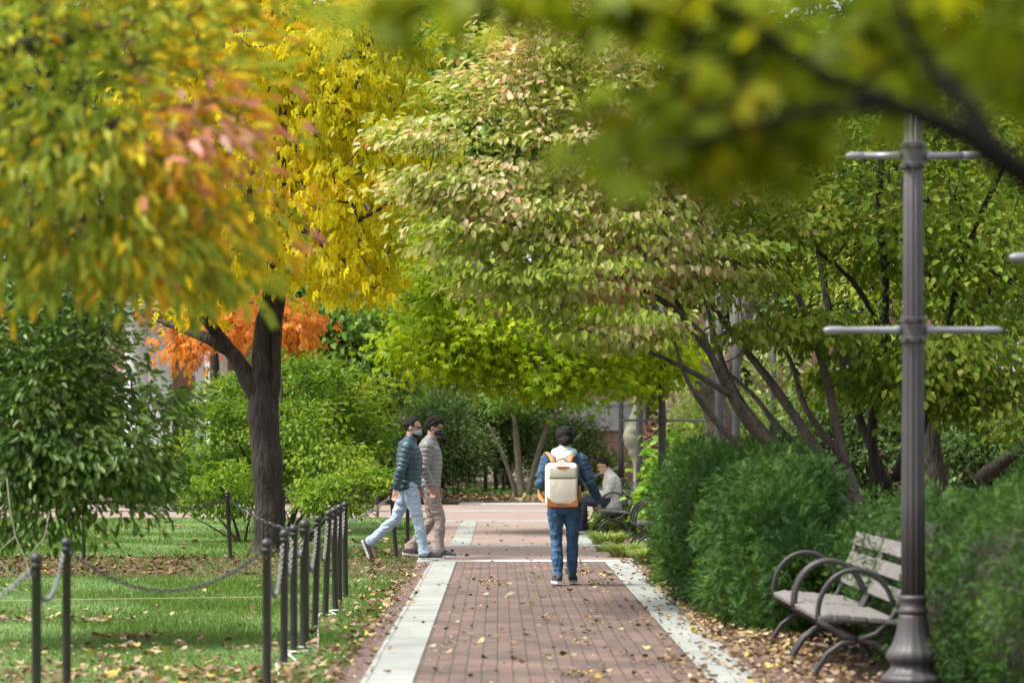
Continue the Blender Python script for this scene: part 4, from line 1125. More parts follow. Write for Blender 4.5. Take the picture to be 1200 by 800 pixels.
# white cord round the post feet
bm = bmesh.new()
pts = []
for i in (0, 1, 2, 3, 5, 6):
    x, y = row[i][0], row[i][1]
    pts += [(x - .05, y - .03, .045), (x + .02, y - .06, .05), (x + .09, y + .02, .05), (x + .08, y + .25, .035)]
pp = smooth_path(pts, 5)
tube(bm, [Vector(p) for p in pp], .0045, n=6)
o = obj('white_cord', bm, M['white']); tag(o, 'loose white cord lying round the feet of the post row', 'cord')
bm = bmesh.new()
tube(bm, [(-6.5, 25.9, .05), (-5, 25.7, .06), (-3.5, 25.9, .075), (-2.2, 26.3, .07), (-1.5, 26.7, .06)], .0035, n=5)
o = obj('yellow_string', bm, simple('yellow_cord', (.42, .40, .20), rough=.7)); tag(o, 'thin pale yellow string stretched over the near lawn', 'string')

# ------------------------------------------------------------------ benches
def arc_pts(c, rx, rz, a0, a1, n=18):
    return [(c[0] + rx * math.cos(rad(a0 + (a1 - a0) * i / n)), c[1], c[2] + rz * math.sin(rad(a0 + (a1 - a0) * i / n))) for i in range(n + 1)]
def bench(x, y, L, label, rz=0, group='benches with looped iron arms', n_frames=2):
    """front faces -X, length along Y, origin on the ground under the front edge"""
    root = empty('park_bench', (x, y, 0), rz, label, 'bench', group)
    bm = bmesh.new()
    for i, xx in enumerate((.045, .15, .255, .36, .455)):
        z = .435 - .010 * i - (.012 if i == 0 else 0)
        R_ = Matrix.Rotation(rad(3 if i else -12), 3, 'Y')
        box(bm, (xx, 0, z), (.092, L - .03, .03), R_, bev=.006)
    obj('seat', bm, M['slat'], root)
    bm = bmesh.new()
    for i, (xx, z) in enumerate(((.505, .545), (.55, .68), (.595, .815))):
        box(bm, (xx, 0, z), (.028, L - .03, .095), Matrix.Rotation(rad(18), 3, 'Y'), bev=.006)
    obj('backrest', bm, M['slat'], root)
    for k in range(n_frames):
        yy = -L / 2 + .03 + (L - .06) * k / (n_frames - 1)
        bm = bmesh.new()
        pts = arc_pts((.235, yy, .44), .235, .275, 180, 20)
        pts = [(.0, yy, .40)] + pts + [(.50, yy, .48)]
        tube(bm, pts, .010, .017, n=8, side=Vector((0, 1, 0)))
        obj('armrest', bm, M['iron'], root, smooth=True)
        bm = bmesh.new()
        # two arching legs meeting under the seat, with struts and back upright
        tube(bm, [(-.03, yy, 0), (-.005, yy, .10), (.06, yy, .20), (.15, yy, .265), (.25, yy, .285), (.35, yy, .265), (.44, yy, .19), (.50, yy, .09), (.53, yy, 0)], .012, .018, n=8, side=Vector((0, 1, 0)))
        tube(bm, [(.0, yy, .41), (.08, yy, .36), (.16, yy, .30), (.25, yy, .285)], .014, .02, n=8, side=Vector((0, 1, 0)))
        tube(bm, [(.25, yy, .285), (.36, yy, .32), (.46, yy, .42), (.53, yy, .56), (.615, yy, .86)], .014, .02, n=8, side=Vector((0, 1, 0)))
        tube(bm, [(.0, yy, .405), (.25, yy, .40), (.48, yy, .39)], .014, .018, n=8, side=Vector((0, 1, 0)))
        for fx in (-.04, .54): box(bm, (fx, yy, .012), (.07, .05, .02))
        obj('leg_frame', bm, M['iron'], root, smooth=True)
    bm = bmesh.new()
    tube(bm, [(.25, -L / 2 + .03, .285), (.25, L / 2 - .03, .285)], .012, n=8)
    obj('stretcher', bm, M['iron'], root)
    return root
bench(1.96, 19.65, 1.42, 'weathered bench farther from the camera in the near pair beside the path')
bench(1.96, 18.18, 1.42, 'weathered bench nearer to the camera partly hidden by the tall lamp post', n_frames=2)
bench(1.80, 38.3, 1.5, 'small distant bench end poking out of the large hedge', n_frames=3)
bench(1.55, 45.6, 2.2, 'bench with a man sitting on it at the far bend of the path', n_frames=2)
# ------------------------------------------------------------------ people
def cloth(name, c1, c2, rough=.85, nscale=14, bump=.5, bscale=9, stretch=(1, 1, .5), fine=None):
    m, t, b = newmat(name)
    tc = nd(t, 'ShaderNodeTexCoord')
    n = nd(t, 'ShaderNodeTexNoise', i_Scale=nscale, i_Detail=6, i_Roughness=.7)
    t.links.new(tc.outputs['Object'], n.inputs['Vector'])
    r = ramp(t, [(.35, c1), (.65, c2)])
    t.links.new(n.outputs[0], r.inputs[0]); t.links.new(r.outputs[0], b.inputs['Base Color'])
    b.inputs['Roughness'].default_value = rough
    mp = nd(t, 'ShaderNodeMapping'); mp.inputs['Scale'].default_value = stretch
    t.links.new(tc.outputs['Object'], mp.inputs[0])
    n2 = nd(t, 'ShaderNodeTexNoise', i_Scale=bscale, i_Detail=4, i_Distortion=.6)
    t.links.new(mp.outputs[0], n2.inputs['Vector'])
    bp = nd(t, 'ShaderNodeBump', i_Strength=bump, i_Distance=.05)
    t.links.new(n2.outputs[0], bp.inputs['Height']); t.links.new(bp.outputs[0], b.inputs['Normal'])
    return m
M['skin1'] = simple('brown_skin', (.40, .22, .145), (.35, .19, .12), rough=.5)
M['skin2'] = simple('light_skin', (.56, .34, .25), (.50, .29, .21), rough=.5)
M['hair'] = simple('black_hair', (.006, .005, .005), (.012, .010, .009), rough=.6, nscale=40, bump=.8, bscale=70, spec=.18)
M['hairbrown'] = simple('dark_brown_hair', (.018, .012, .009), (.03, .02, .015), rough=.6, nscale=40, bump=.8, bscale=70, spec=.2)
M['teal'] = cloth('teal_nylon', (.014, .045, .062), (.028, .072, .092), rough=.5, nscale=5, bump=.25)
M['greypuff'] = cloth('grey_nylon', (.155, .155, .155), (.20, .20, .195), rough=.5, nscale=5, bump=.25)
M['ltjean'] = cloth('light_denim', (.24, .32, .42), (.38, .46, .56), nscale=5, bump=1.0)
M['khaki'] = cloth('taupe_cotton', (.20, .16, .15), (.28, .23, .215), nscale=5, bump=1.0)
M['denim'] = cloth('dark_denim', (.022, .070, .155), (.06, .14, .26), nscale=6, bump=1.0)
M['denimj'] = cloth('denim_jacket', (.016, .045, .105), (.055, .11, .20), nscale=7, bump=1.0)
M['hood'] = cloth('pale_turquoise_fleece', (.42, .66, .68), (.72, .80, .80), nscale=18, bump=.5)
M['shoe'] = cloth('dark_shoe_fabric', (.03, .035, .045), (.05, .055, .065), bump=.1)
M['sole'] = simple('white_rubber', (.62, .62, .6), (.5, .5, .48), rough=.6)
M['maskgrey'] = cloth('grey_mask_fabric', (.17, .19, .24), (.28, .30, .35), nscale=60, bump=.1)
M['maskblack'] = cloth('black_mask_fabric', (.015, .016, .022), (.03, .03, .04), bump=.1)
M['canvas'] = cloth('cream_canvas', (.74, .69, .58), (.80, .76, .66), nscale=4, bump=.15)
M['leather'] = simple('tan_leather', (.55, .21, .07), (.46, .165, .05), rough=.5, nscale=6)
M['blackplastic'] = simple('black_plastic', (.02, .02, .022), rough=.35)
M['linen'] = cloth('pale_grey_wool', (.52, .50, .48), (.60, .58, .55), nscale=5, bump=.6)
M['darkpants'] = cloth('navy_trousers', (.03, .035, .055), (.05, .055, .08), bump=.5)
M['eye'] = simple('eye', (.05, .03, .02), rough=.1)
M['seam'] = simple('orange_thread', (.30, .20, .10), rough=.8)

def bake(name, bm, voxel, mat, parent, smooth_it=2, loc=None):
    me = bpy.data.meshes.new(name)
    bmesh.ops.recalc_face_normals(bm, faces=bm.faces)
    bm.to_mesh(me); bm.free()
    o = bpy.data.objects.new(name + '_tmp', me)
    COL.objects.link(o)
    md = o.modifiers.new('r', 'REMESH'); md.mode = 'VOXEL'; md.voxel_size = voxel; md.use_smooth_shade = True
    if smooth_it:
        ms = o.modifiers.new('s', 'SMOOTH'); ms.factor = .5; ms.iterations = smooth_it
    dg = bpy.context.evaluated_depsgraph_get()
    dg.update()
    me2 = bpy.data.meshes.new_from_object(o.evaluated_get(dg))
    bpy.data.objects.remove(o)
    me2.name = name
    return link_mesh(name, me2, mat, parent, smooth=True)
def limb(bm, pts, k=6, ribs=0.0, period=.055, n=16, side=None, flat=1.0):
    """pts: (x,y,z,r) or (x,y,z,ra,rb); rounded ends; optional quilting ribs"""
    P = [tuple(p) if len(p) == 5 else (p[0], p[1], p[2], p[3], p[3] * flat) for p in pts]
    sp = smooth_path(P, k)
    if ribs:
        sp = smooth_path([tuple(q) for q in sp], 4)
    s = 0; ra = []; rb = []; cs = []
    prev = None
    for q in sp:
        c = Vector(q[:3])
        if prev is not None: s += (c - prev).length
        prev = c
        f = ribs * (abs(math.sin(PI * s / period)) ** .6 - .6) if ribs else 0
        cs.append(c); ra.append(max(q[3] + f, .003)); rb.append(max(q[4] + f, .003))
    # rounded caps
    t0 = (cs[0] - cs[1]).normalized(); t1 = (cs[-1] - cs[-2]).normalized()
    r0 = min(ra[0], rb[0]); r1 = min(ra[-1], rb[-1])
    cs = [cs[0] + t0 * r0 * .5] + cs + [cs[-1] + t1 * r1 * .5]
    ra = [ra[0] * .6] + ra + [ra[-1] * .6]; rb = [rb[0] * .6] + rb + [rb[-1] * .6]
    tube(bm, cs, ra, rb, n=n, side=side)
YV = Vector((0, 1, 0)); XV = Vector((1, 0, 0))

def person(loc, rz, label, J, skin, hair, head_yaw=0, head_pitch=0, scale=1.0, hand_curl=.5):
    """x forward, y to the person's left, z up. J gives the joints."""
    root = empty('person', loc, rz, label, 'person')
    root.scale = (scale,) * 3
    hc = Vector(J['head'])
    HM = Matrix.Translation(hc) @ Matrix.Rotation(head_yaw, 4, 'Z') @ Matrix.Rotation(head_pitch, 4, 'Y')
    bm = bmesh.new()
    ellipsoid(bm, (-.008, 0, .032), (.098, .076, .092), HM, 24, 16)
    ellipsoid(bm, (.022, 0, -.045), (.066, .058, .082), HM, 20, 14)
    ellipsoid(bm, (.066, 0, -.098), (.024, .026, .020), HM)           # chin
    ellipsoid(bm, (.094, 0, -.022), (.017, .012, .026), HM)           # nose
    ellipsoid(bm, (.105, 0, -.036), (.011, .015, .010), HM)
    ellipsoid(bm, (.083, 0, .022), (.016, .045, .010), HM)            # brow
    for s in (-1, 1):
        ellipsoid(bm, (-.006, s * .078, -.008), (.018, .009, .032), HM)
    ellipsoid(bm, (.085, 0, -.068), (.012, .024, .007), HM); ellipsoid(bm, (.084, 0, -.079), (.011, .020, .007), HM)
    nk = Vector(J['neck'])
    hb = HM @ Vector((-.022, 0, -.06))
    limb(bm, [(nk.x, nk.y, nk.z - .08, .075, .062), (nk.x, nk.y, nk.z, .058, .055), (hb.x, hb.y, hb.z, .054, .056)], side=YV)
    T_ = J['torso']
    limb(bm, [(x, y, z, a * .86, b_ * .86) for (x, y, z, a, b_) in T_], side=YV)
    for s, S in (('l', 1), ('r', -1)):
        sh, el, wr = [Vector(v) for v in J['arm_' + s]]
        limb(bm, [(*sh, .045), (*sh.lerp(el, .5), .042), (*el, .035), (*el.lerp(wr, .35), .036), (*wr, .024)])
        hp, kn, an = [Vector(v) for v in J['leg_' + s]]
        limb(bm, [(*hp, .078), (*hp.lerp(kn, .5), .07), (*kn, .052), (*kn.lerp(an, .3), .054), (*an, .034)])
        toe = Vector(J['toe_' + s])
        limb(bm, [(*an, .036), (*(an.lerp(toe, .55) + Vector((0, 0, -.012))), .032), (*toe, .022)])
        # hand: palm, four bent fingers, thumb from the side of the palm
        d = (wr - el).normalized()
        hd = Vector(J.get('hand_' + s, d)).normalized()
        w_ = Vector(J.get('palmw_' + s, (1, 0, 0)))
        w_ = (w_ - hd * w_.dot(hd)).normalized()
        nn_ = hd.cross(w_).normalized()
        pc = wr + hd * .045
        tube(bm, [wr - hd * .01, wr + hd * .02, wr + hd * .06, wr + hd * .088], [.022, .031, .040, .038], [.017, .015, .014, .011], n=12, side=w_)
        cs_ = J.get('curl_' + s, hand_curl)
        csgn = J.get('curlsign_' + s, 1)
        for i, (off, L_) in enumerate(((.031, .070), (.011, .080), (-.010, .074), (-.030, .058))):
            p0 = wr + hd * .082 + w_ * off
            f1 = (hd + nn_ * csgn * cs_ * .5).normalized(); f2 = (hd + nn_ * csgn * cs_ * 1.3).normalized(); f3 = (hd * .8 + nn_ * csgn * cs_ * 2.2).normalized()
            p1 = p0 + f1 * L_ * .45; p2 = p1 + f2 * L_ * .32; p3 = p2 + f3 * L_ * .25
            tube(bm, [p0, p1, p2, p3], [.0085, .008, .0075, .006], n=8)
        th0 = wr + hd * .025 + w_ * .026
        thd = (hd * .75 + w_ * .65 + nn_ * csgn * .3).normalized()
        tube(bm, [th0, th0 + thd * .035, th0 + thd * .055 + hd * .012, th0 + thd * .062 + hd * .032], [.012, .0105, .009, .007], n=8)
    bake('body', bm, .0055, skin, root, 1)
    for s in (-1, 1):
        bm = bmesh.new()
        ellipsoid(bm, (.078, s * .032, .004), (.011, .013, .009), HM, 12, 8)
        obj('eye', bm, M['eye'], root, smooth=True)
    return root, HM

def curly_hair(root, HM, mat, seed, n=230, front=.045, low=-.06, curl=.018, vol=1.10):
    r = random.Random(seed)
    bm = bmesh.new()
    ellipsoid(bm, (-.018, 0, .045), (.098, .080, .090), HM, 20, 14)
    c = 0
    while c < n:
        d = Vector((r.gauss(0, 1), r.gauss(0, 1), r.gauss(0, 1))).normalized()
        p = Vector((-.012 + d.x * .098 * vol, d.y * .079 * vol, .036 + d.z * .092 * vol))
        if p.x > front - .02 and p.z < .068: continue
        if p.x > -.01 and p.z < .02: continue
        if p.z < low: continue
        k = curl * r.uniform(.6, 1.1)
        ellipsoid(bm, p, (k, k, k), HM, 8, 6)
        c += 1
    return bake('hair', bm, .005, mat, root, 1)
def crumple(o, amp, fr, J=None):
    from mathutils import noise
    me = o.data
    n = len(me.vertices)
    co = np.empty(n * 3, np.float32); me.vertices.foreach_get('co', co); co = co.reshape(-1, 3)
    nr = np.empty(n * 3, np.float32); me.vertex_normals.foreach_get('vector', nr); nr = nr.reshape(-1, 3)
    h = np.empty(n, np.float32)
    for i in range(n):
        q = Vector((co[i, 0] * fr, co[i, 1] * fr, co[i, 2] * fr * 2.2))
        h[i] = noise.noise(q) + .6 * noise.noise(q * 2.1)
    h = np.sign(h) * np.abs(h) ** .7
    me.vertices.foreach_set('co', (co + nr * (amp * h)[:, None]).ravel())
    me.update()
def trousers(root, J, mat, r=1.0, hem=.062, flare=0.0):
    bm = bmesh.new()
    T0 = J['hipring']
    limb(bm, T0, side=YV)
    for s in 'lr':
        hp, kn, an = [Vector(v) for v in J['leg_' + s]]
        a2 = kn.lerp(an, .97)
        bend = (kn - hp).normalized().cross((an - kn).normalized())
        limb(bm, [(*(hp + Vector((0, 0, .04))), .098 * r), (*hp.lerp(kn, .35), .098 * r), (*hp.lerp(kn, .75), .078 * r), (*kn, .070 * r), (*kn.lerp(an, .15), .066 * r), (*kn.lerp(an, .35), .070 * r), (*kn.lerp(an, .7), .062 * r), (*kn.lerp(an, .88), hem * .97), (*a2, hem)], k=5)
        # a few soft folds behind the knee and over the shoe
        rr = random.Random(int(abs(kn.x) * 1e4) + ord(s))
        for q in range(7):
            u = rr.choice([.78, .84, .9, .95, .06, .12]); c = kn.lerp(an, u); k = rr.uniform(0, 6.28)
            ellipsoid(bm, c + Vector((.045 * math.cos(k), .045 * math.sin(k), 0)) * r, (.026 * r, .026 * r, .010), None, 10, 6)
    o = bake('trousers', bm, .007, mat, root, 2)
    crumple(o, .007, 9, J)
    return o
def jacket(root, J, mat, torso, r=1.0, ribs=0.0, period=.055, name='jacket', collar=True, cuff=.042):
    bm = bmesh.new()
    limb(bm, torso, k=8, ribs=ribs, period=period, n=28, side=YV)
    for s in 'lr':
        sh, el, wr = [Vector(v) for v in J['arm_' + s]]
        w2 = el.lerp(wr, .94)
        inn = sh.lerp(Vector((sh.x, 0, sh.z)), .35)
        limb(bm, [(*inn, .070 * r), (*sh, .075 * r), (*sh.lerp(el, .4), .067 * r), (*sh.lerp(el, .85), .060 * r), (*el, .058 * r), (*el.lerp(wr, .4), .055 * r), (*el.lerp(wr, .8), .046 * r), (*w2, cuff)], k=6, ribs=ribs, period=period, n=16)
    if collar:
        nk = Vector(J['neck'])
        limb(bm, [(nk.x - .01, nk.y, nk.z - .06, .105, .095), (nk.x, nk.y, nk.z - .01, .080, .078), (nk.x + .008, nk.y, nk.z + .035, .074, .074)], n=20, side=YV)
    o = bake(name, bm, .006, mat, root, 1)
    crumple(o, .004 if ribs else .007, 8)
    return o
def shoe(root, an, toe, up=None, mat=None, sole=True, L=.285):
    an = Vector(an); toe = Vector(toe)
    d = (toe - an); d.y *= 1
    # foot axis through heel and toe
    f = Vector((toe.x - an.x, toe.y - an.y, toe.z - an.z + .055)).normalized()
    if f.length < .1: f = Vector((1, 0, 0))
    s_ = Vector((0, 1, 0)); s_ = (s_ - f * s_.dot(f)).normalized(); u = f.cross(s_).normalized()
    if u.z < 0 and abs(f.z) < .7: u = -u
    heel = an - u * .062 - f * .052
    bm = bmesh.new()
    def pt(a, h): return heel + f * a + u * h
    tube(bm, [pt(-.018, .040), pt(.0, .046), pt(.05, .052), (pt(.12, .052)), pt(.19, .040), pt(.25, .030), pt(.278, .026)],
         [.018, .034, .038, .041, .046, .040, .020], [.026, .044, .052, .048, .034, .024, .012], n=16, side=s_)
    tube(bm, [pt(.035, .05), pt(.035, .095)], [.040, .037], [.045, .042], n=14, side=s_)
    sh = bake('shoe', bm, .006, mat or M['shoe'], root, 2)
    bm = bmesh.new()
    out = [(-.028, .022), (-.01, .034), (.05, .037), (.12, .040), (.19, .048), (.25, .042), (.285, .020)]
    lo = [bm.verts.new(pt(a, -.004) + s_ * w_) for a, w_ in out] + [bm.verts.new(pt(a, -.004) - s_ * w_) for a, w_ in reversed(out)]
    hi = [bm.verts.new(pt(a, .022) + s_ * w_ * 1.03) for a, w_ in out] + [bm.verts.new(pt(a, .022) - s_ * w_ * 1.03) for a, w_ in reversed(out)]
    k = len(lo)
    bm.faces.new(lo[::-1]); bm.faces.new(hi)
    for i in range(k): bm.faces.new((lo[i], lo[(i + 1) % k], hi[(i + 1) % k], hi[i]))
    obj('sole', bm, M['sole'], sh)
    return sh
def mask(root, HM, mat):
    bm = bmesh.new()
    ellipsoid(bm, (.050, 0, -.062), (.072, .062, .048), HM, 20, 14)
    ellipsoid(bm, (.090, 0, -.045), (.030, .028, .034), HM, 14, 10)
    mk = bake('face_mask', bm, .005, mat, root, 2)
    bm = bmesh.new()
    for s in (-1, 1):
        tube(bm, [HM @ Vector(p) for p in [(.055, s * .060, -.035), (.02, s * .078, -.012), (-.012, s * .088, .0), (-.018, s * .088, -.03), (.02, s * .070, -.07)]], .0022, n=5)
    obj('ear_loops', bm, M['white'], mk)
    return mk
def glasses(root, HM):
    bm = bmesh.new()
    for s in (-1, 1):
        c = Vector((.100, s * .033, .004))
        pts = [HM @ (c + Vector((0, .024 * math.cos(a), .018 * math.sin(a)))) for a in [2 * PI * i / 16 for i in range(17)]]
        tube(bm, pts, .0022, n=5, cap=False)
        tube(bm, [HM @ Vector(p) for p in [(.100, s * .057, .01), (.05, s * .080, .01), (-.01, s * .084, .006)]], .0022, n=5)
    tube(bm, [HM @ Vector((.102, -.01, .008)), HM @ Vector((.104, 0, .01)), HM @ Vector((.102, .01, .008))], .002, n=5)
    return obj('glasses', bm, M['blackplastic'], root)

# --- man in the teal quilted jacket, walking to the right (world +X = his forward)
J1 = dict(head=(.055, 0, 1.655), neck=(.02, 0, 1.50),
          torso=[(0, 0, .92, .15, .10), (0, 0, 1.08, .14, .10), (.0, 0, 1.25, .165, .115), (.0, 0, 1.38, .17, .11), (.0, 0, 1.46, .12, .08)],
          arm_l=[(.02, .20, 1.42), (.02, .25, 1.14), (.10, .24, .92)], arm_r=[(-.01, -.20, 1.42), (-.09, -.255, 1.13), (-.155, -.235, .895)],
          palmw_r=(.4, -.2, 0), palmw_l=(1, 0, 0), hand_r=(-.1, 0, -1), curlsign_r=1,
          leg_l=[(0, .09, .93), (-.17, .09, .51), (-.50, .085, .215)], leg_r=[(.01, -.09, .93), (.12, -.09, .50), (.20, -.09, .085)],
          toe_l=(-.42, .085, .045), toe_r=(.37, -.09, .03),
          hipring=[(0, 0, .84, .15, .12), (0, 0, .95, .175, .125), (0, 0, 1.05, .165, .12)])
p1 = at(479, 661, 35.25)
man1, HM1 = person((p1.x, 35.25, .03), 0, 'man in teal quilted jacket and light jeans with grey face mask walking right', J1, M['skin1'], None, head_yaw=rad(-18), head_pitch=rad(4), hand_curl=.35)
curly_hair(man1, HM1, M['hair'], 1, n=200, curl=.013, vol=1.02, front=.05)
bm = bmesh.new()     # beard below the mask edge
ellipsoid(bm, (.034, 0, -.085), (.062, .058, .045), HM1, 18, 12)
bake('beard', bm, .006, M['hair'], man1, 1)
mask(man1, HM1, M['maskgrey']); glasses(man1, HM1)
jacket(man1, J1, M['teal'], [(0, 0, .88, .175, .145), (0, 0, .93, .19, .155), (.005, 0, 1.06, .185, .155), (.01, 0, 1.2, .20, .165), (.0, 0, 1.33, .205, .155), (-.01, 0, 1.42, .175, .125), (0, 0, 1.48, .11, .095)], r=1.08, ribs=.011, period=.06)
trousers(man1, J1, M['ltjean'], r=1.0, hem=.075)
shoe(man1, J1['leg_r'][2], J1['toe_r'])
shoe(man1, (-.505, .085, .20), (-.44, .085, -.02), mat=M['shoe'])

# --- man in the grey quilted jacket behind him
J2 = dict(head=(.075, 0, 1.665), neck=(.02, 0, 1.50),
          torso=J1['torso'], arm_l=[(.02, .20, 1.42), (.0, .25, 1.13), (.08, .23, .90)], arm_r=[(-.0, -.20, 1.42), (-.03, -.25, 1.13), (.06, -.225, .915)],
          palmw_r=(1, 0, 0), curlsign_r=1, hand_r=(.15, 0, -1),
          leg_r=[(.01, -.09, .93), (.15, -.09, .50), (.13, -.09, .085)], leg_l=[(0, .09, .93), (.03, .09, .49), (-.27, .085, .105)],
          toe_r=(.30, -.09, .03), toe_l=(-.12, .085, .035), hipring=J1['hipring'])
p2 = at(503, 661, 35.95)
man2, HM2 = person((p2.x, 35.95, .03), rad(-6), 'man in grey quilted jacket and taupe trousers with black face mask walking right', J2, M['skin1'], None, head_yaw=rad(-12), head_pitch=rad(14), hand_curl=.6)
curly_hair(man2, HM2, M['hair'], 2, n=260, curl=.019, vol=1.08, front=.072)
mask(man2, HM2, M['maskblack']); glasses(man2, HM2)
jacket(man2, J2, M['greypuff'], [(0, 0, .90, .17, .14), (0, 0, .95, .18, .145), (.005, 0, 1.06, .178, .145), (.01, 0, 1.2, .19, .155), (.0, 0, 1.33, .20, .15), (-.01, 0, 1.42, .17, .12), (0, 0, 1.48, .11, .095)], r=1.05, ribs=.012, period=.055)
trousers(man2, J2, M['khaki'], r=1.02, hem=.082)
shoe(man2, J2['leg_r'][2], J2['toe_r']); shoe(man2, J2['leg_l'][2], J2['toe_l'])

# --- woman with the cream backpack, walking away (local x = world +Y)
J3 = dict(head=(.03, -.01, 1.515), neck=(.0, 0, 1.365),
          torso=[(0, 0, .86, .145, .10), (0, 0, 1.0, .125, .09), (.0, 0, 1.16, .15, .10), (.0, 0, 1.27, .155, .10), (.0, 0, 1.34, .10, .07)],
          arm_l=[(.0, .175, 1.29), (-.03, .245, 1.04), (.17, .16, .99)], arm_r=[(.0, -.175, 1.29), (-.03, -.275, 1.05), (.03, -.365, .84)],
          palmw_r=(1, 0, 0), curlsign_r=-1, hand_r=(.1, -.12, -1),
          leg_l=[(0, .085, .86), (.04, .078, .47), (-.05, .062, .085)], leg_r=[(.0, -.085, .86), (.10, -.09, .47), (.14, -.085, .085)],
          toe_l=(.10, .085, .03), toe_r=(.30, -.105, .03),
          hipring=[(0, 0, .79, .155, .125), (0, 0, .88, .175, .135), (0, 0, .96, .15, .115), (0, 0, 1.02, .135, .105)])
p3 = at(661, 686, 29.25)
wom, HM3 = person((p3.x, 29.25, .03), rad(90), 'woman in dark denim with a cream and tan backpack walking away down the path', J3, M['skin2'], None, head_yaw=rad(-6), head_pitch=rad(3), scale=1.0, hand_curl=.6)
bm = bmesh.new()
ellipsoid(bm, (-.016, 0, .030), (.108, .098, .096), HM3, 24, 16)
ellipsoid(bm, (-.03, 0, -.015), (.085, .080, .070), HM3, 20, 14)
ellipsoid(bm, (-.095, -.012, -.035), (.055, .066, .050), HM3, 18, 12)       # low bun
rr = random.Random(5)
for q in range(70):
    a = rr.uniform(0, 6.28); z = rr.uniform(-.06, .1)
    d = Vector((math.cos(a), math.sin(a), 0))
    if d.x > .5: continue
    ellipsoid(bm, (-.02 + d.x * .096 * (1 - abs(z) * 2.2), d.y * .085 * (1 - abs(z) * 2.2), z), (.013, .013, .022), HM3, 8, 6)
for q in range(34):
    d = Vector((rr.gauss(0, 1), rr.gauss(0, 1), rr.gauss(0, 1))).normalized()
    ellipsoid(bm, Vector((-.095, -.012, -.035)) + Vector((d.x * .05, d.y * .06, d.z * .046)), (.014, .016, .010), HM3, 8, 6)
bake('hair', bm, .005, M['hair'], wom, 1)
jk = jacket(wom, J3, M['denimj'], [(0, 0, .82, .178, .14), (0, 0, .87, .172, .135), (.0, 0, .98, .165, .13), (.0, 0, 1.12, .178, .13), (.0, 0, 1.22, .185, .125), (-.005, 0, 1.30, .165, .105), (0, 0, 1.35, .10, .08)], r=.93, collar=False)
bm = bmesh.new()     # stitched seams and rivets of the jacket
for s in (-1, 1):
    tube(bm, [(-.118, s * .15, 1.26), (-.13, s * .155, 1.1), (-.128, s * .15, .9)], .0022, n=4)
tube(bm, [(-.10, -.13, 1.285), (-.125, 0, 1.27), (-.10, .13, 1.285)], .0022, n=4)
obj('seams', bm, M['seam'], jk)
bm = bmesh.new()     # hood lying on the shoulders
limb(bm, [(.03, .10, 1.355, .045, .035), (-.03, .085, 1.36, .05, .045), (-.085, .045, 1.335, .052, .05), (-.105, 0, 1.31, .055, .05), (-.085, -.045, 1.335, .052, .05), (-.03, -.085, 1.36, .05, .045), (.03, -.10, 1.355, .045, .035)], k=5, n=14)
ellipsoid(bm, (-.105, 0, 1.29), (.05, .085, .07)); ellipsoid(bm, (-.03, 0, 1.385), (.085, .09, .055)); ellipsoid(bm, (-.115, 0, 1.235), (.035, .05, .05))
for s in (-1, 1): ellipsoid(bm, (-.125, s * .03, 1.315), (.022, .045, .024))
bake('hood', bm, .006, M['hood'], wom, 1)
trousers(wom, J3, M['denim'], r=.91, hem=.048)
shoe(wom, J3['leg_l'][2], J3['toe_l']); shoe(wom, J3['leg_r'][2], J3['toe_r'])
# backpack: rides on her back, hangs from her, a thing of its own
bp = empty('backpack', (p3.x - .03, 29.25 - .235, .03 + .80), rad(90 + 5), 'cream canvas backpack with tan leather trim and straps worn by the woman', 'backpack')
bp.rotation_euler = (0, 0, rad(90 + 5))
def bb(c, s, bev, name, mat, parent, rot=None, seg=4):
    bm = bmesh.new()
    bmesh.ops.create_cube(bm, size=1)
    bmesh.ops.scale(bm, vec=Vector(s), verts=bm.verts)
    es = [e for e in bm.edges]
    bmesh.ops.bevel(bm, geom=es, offset=bev, segments=seg, affect='EDGES', profile=.5)
    if rot is not None: bmesh.ops.rotate(bm, matrix=rot, verts=bm.verts)
    bmesh.ops.translate(bm, vec=Vector(c), verts=bm.verts)
    return obj(name, bm, mat, parent, smooth=True)
bb((0, 0, .235), (.15, .335, .45), .055, 'main_bag', M['canvas'], bp)
bb((-.072, 0, .175), (.05, .30, .27), .022, 'front_pocket', M['canvas'], bp)
bb((-.070, 0, .365), (.04, .29, .12), .018, 'top_pocket', M['canvas'], bp)
bm = bmesh.new()
box(bm, (-.004, 0, .022), (.165, .315, .028), bev=.012)
for s in (-1, 1):
    vs = [(-.101, s * .155, .02), (-.101, s * .155, .115), (-.101, s * .13, .085), (-.101, s * .07, .045), (-.101, s * .03, .02)]
    f0 = [bm.verts.new(v) for v in vs]; f1 = [bm.verts.new((v[0] + .03, v[1] * 1.03, v[2])) for v in vs]
    bm.faces.new(f0); bm.faces.new(f1[::-1])
    for i in range(5): bm.faces.new((f0[i], f1[i], f1[(i + 1) % 5], f0[(i + 1) % 5]))
obj('leather_trim', bm, M['leather'], bp)
bm = bmesh.new()
vs = [(-.094, -.07, .425), (-.094, .07, .425), (-.094, .035, .395), (-.094, -.035, .395)]
f0 = [bm.verts.new(v) for v in vs]; f1 = [bm.verts.new((v[0] + .02, v[1], v[2])) for v in vs]
bm.faces.new(f0); bm.faces.new(f1[::-1])
for i in range(4): bm.faces.new((f0[i], f1[i], f1[(i + 1) % 4], f0[(i + 1) % 4]))
obj('leather_tab', bm, M['leather'], bp)
bm = bmesh.new()
tube(bm, [(-.094, -.14, .305), (-.096, 0, .306), (-.094, .14, .305)], .0035, n=6)
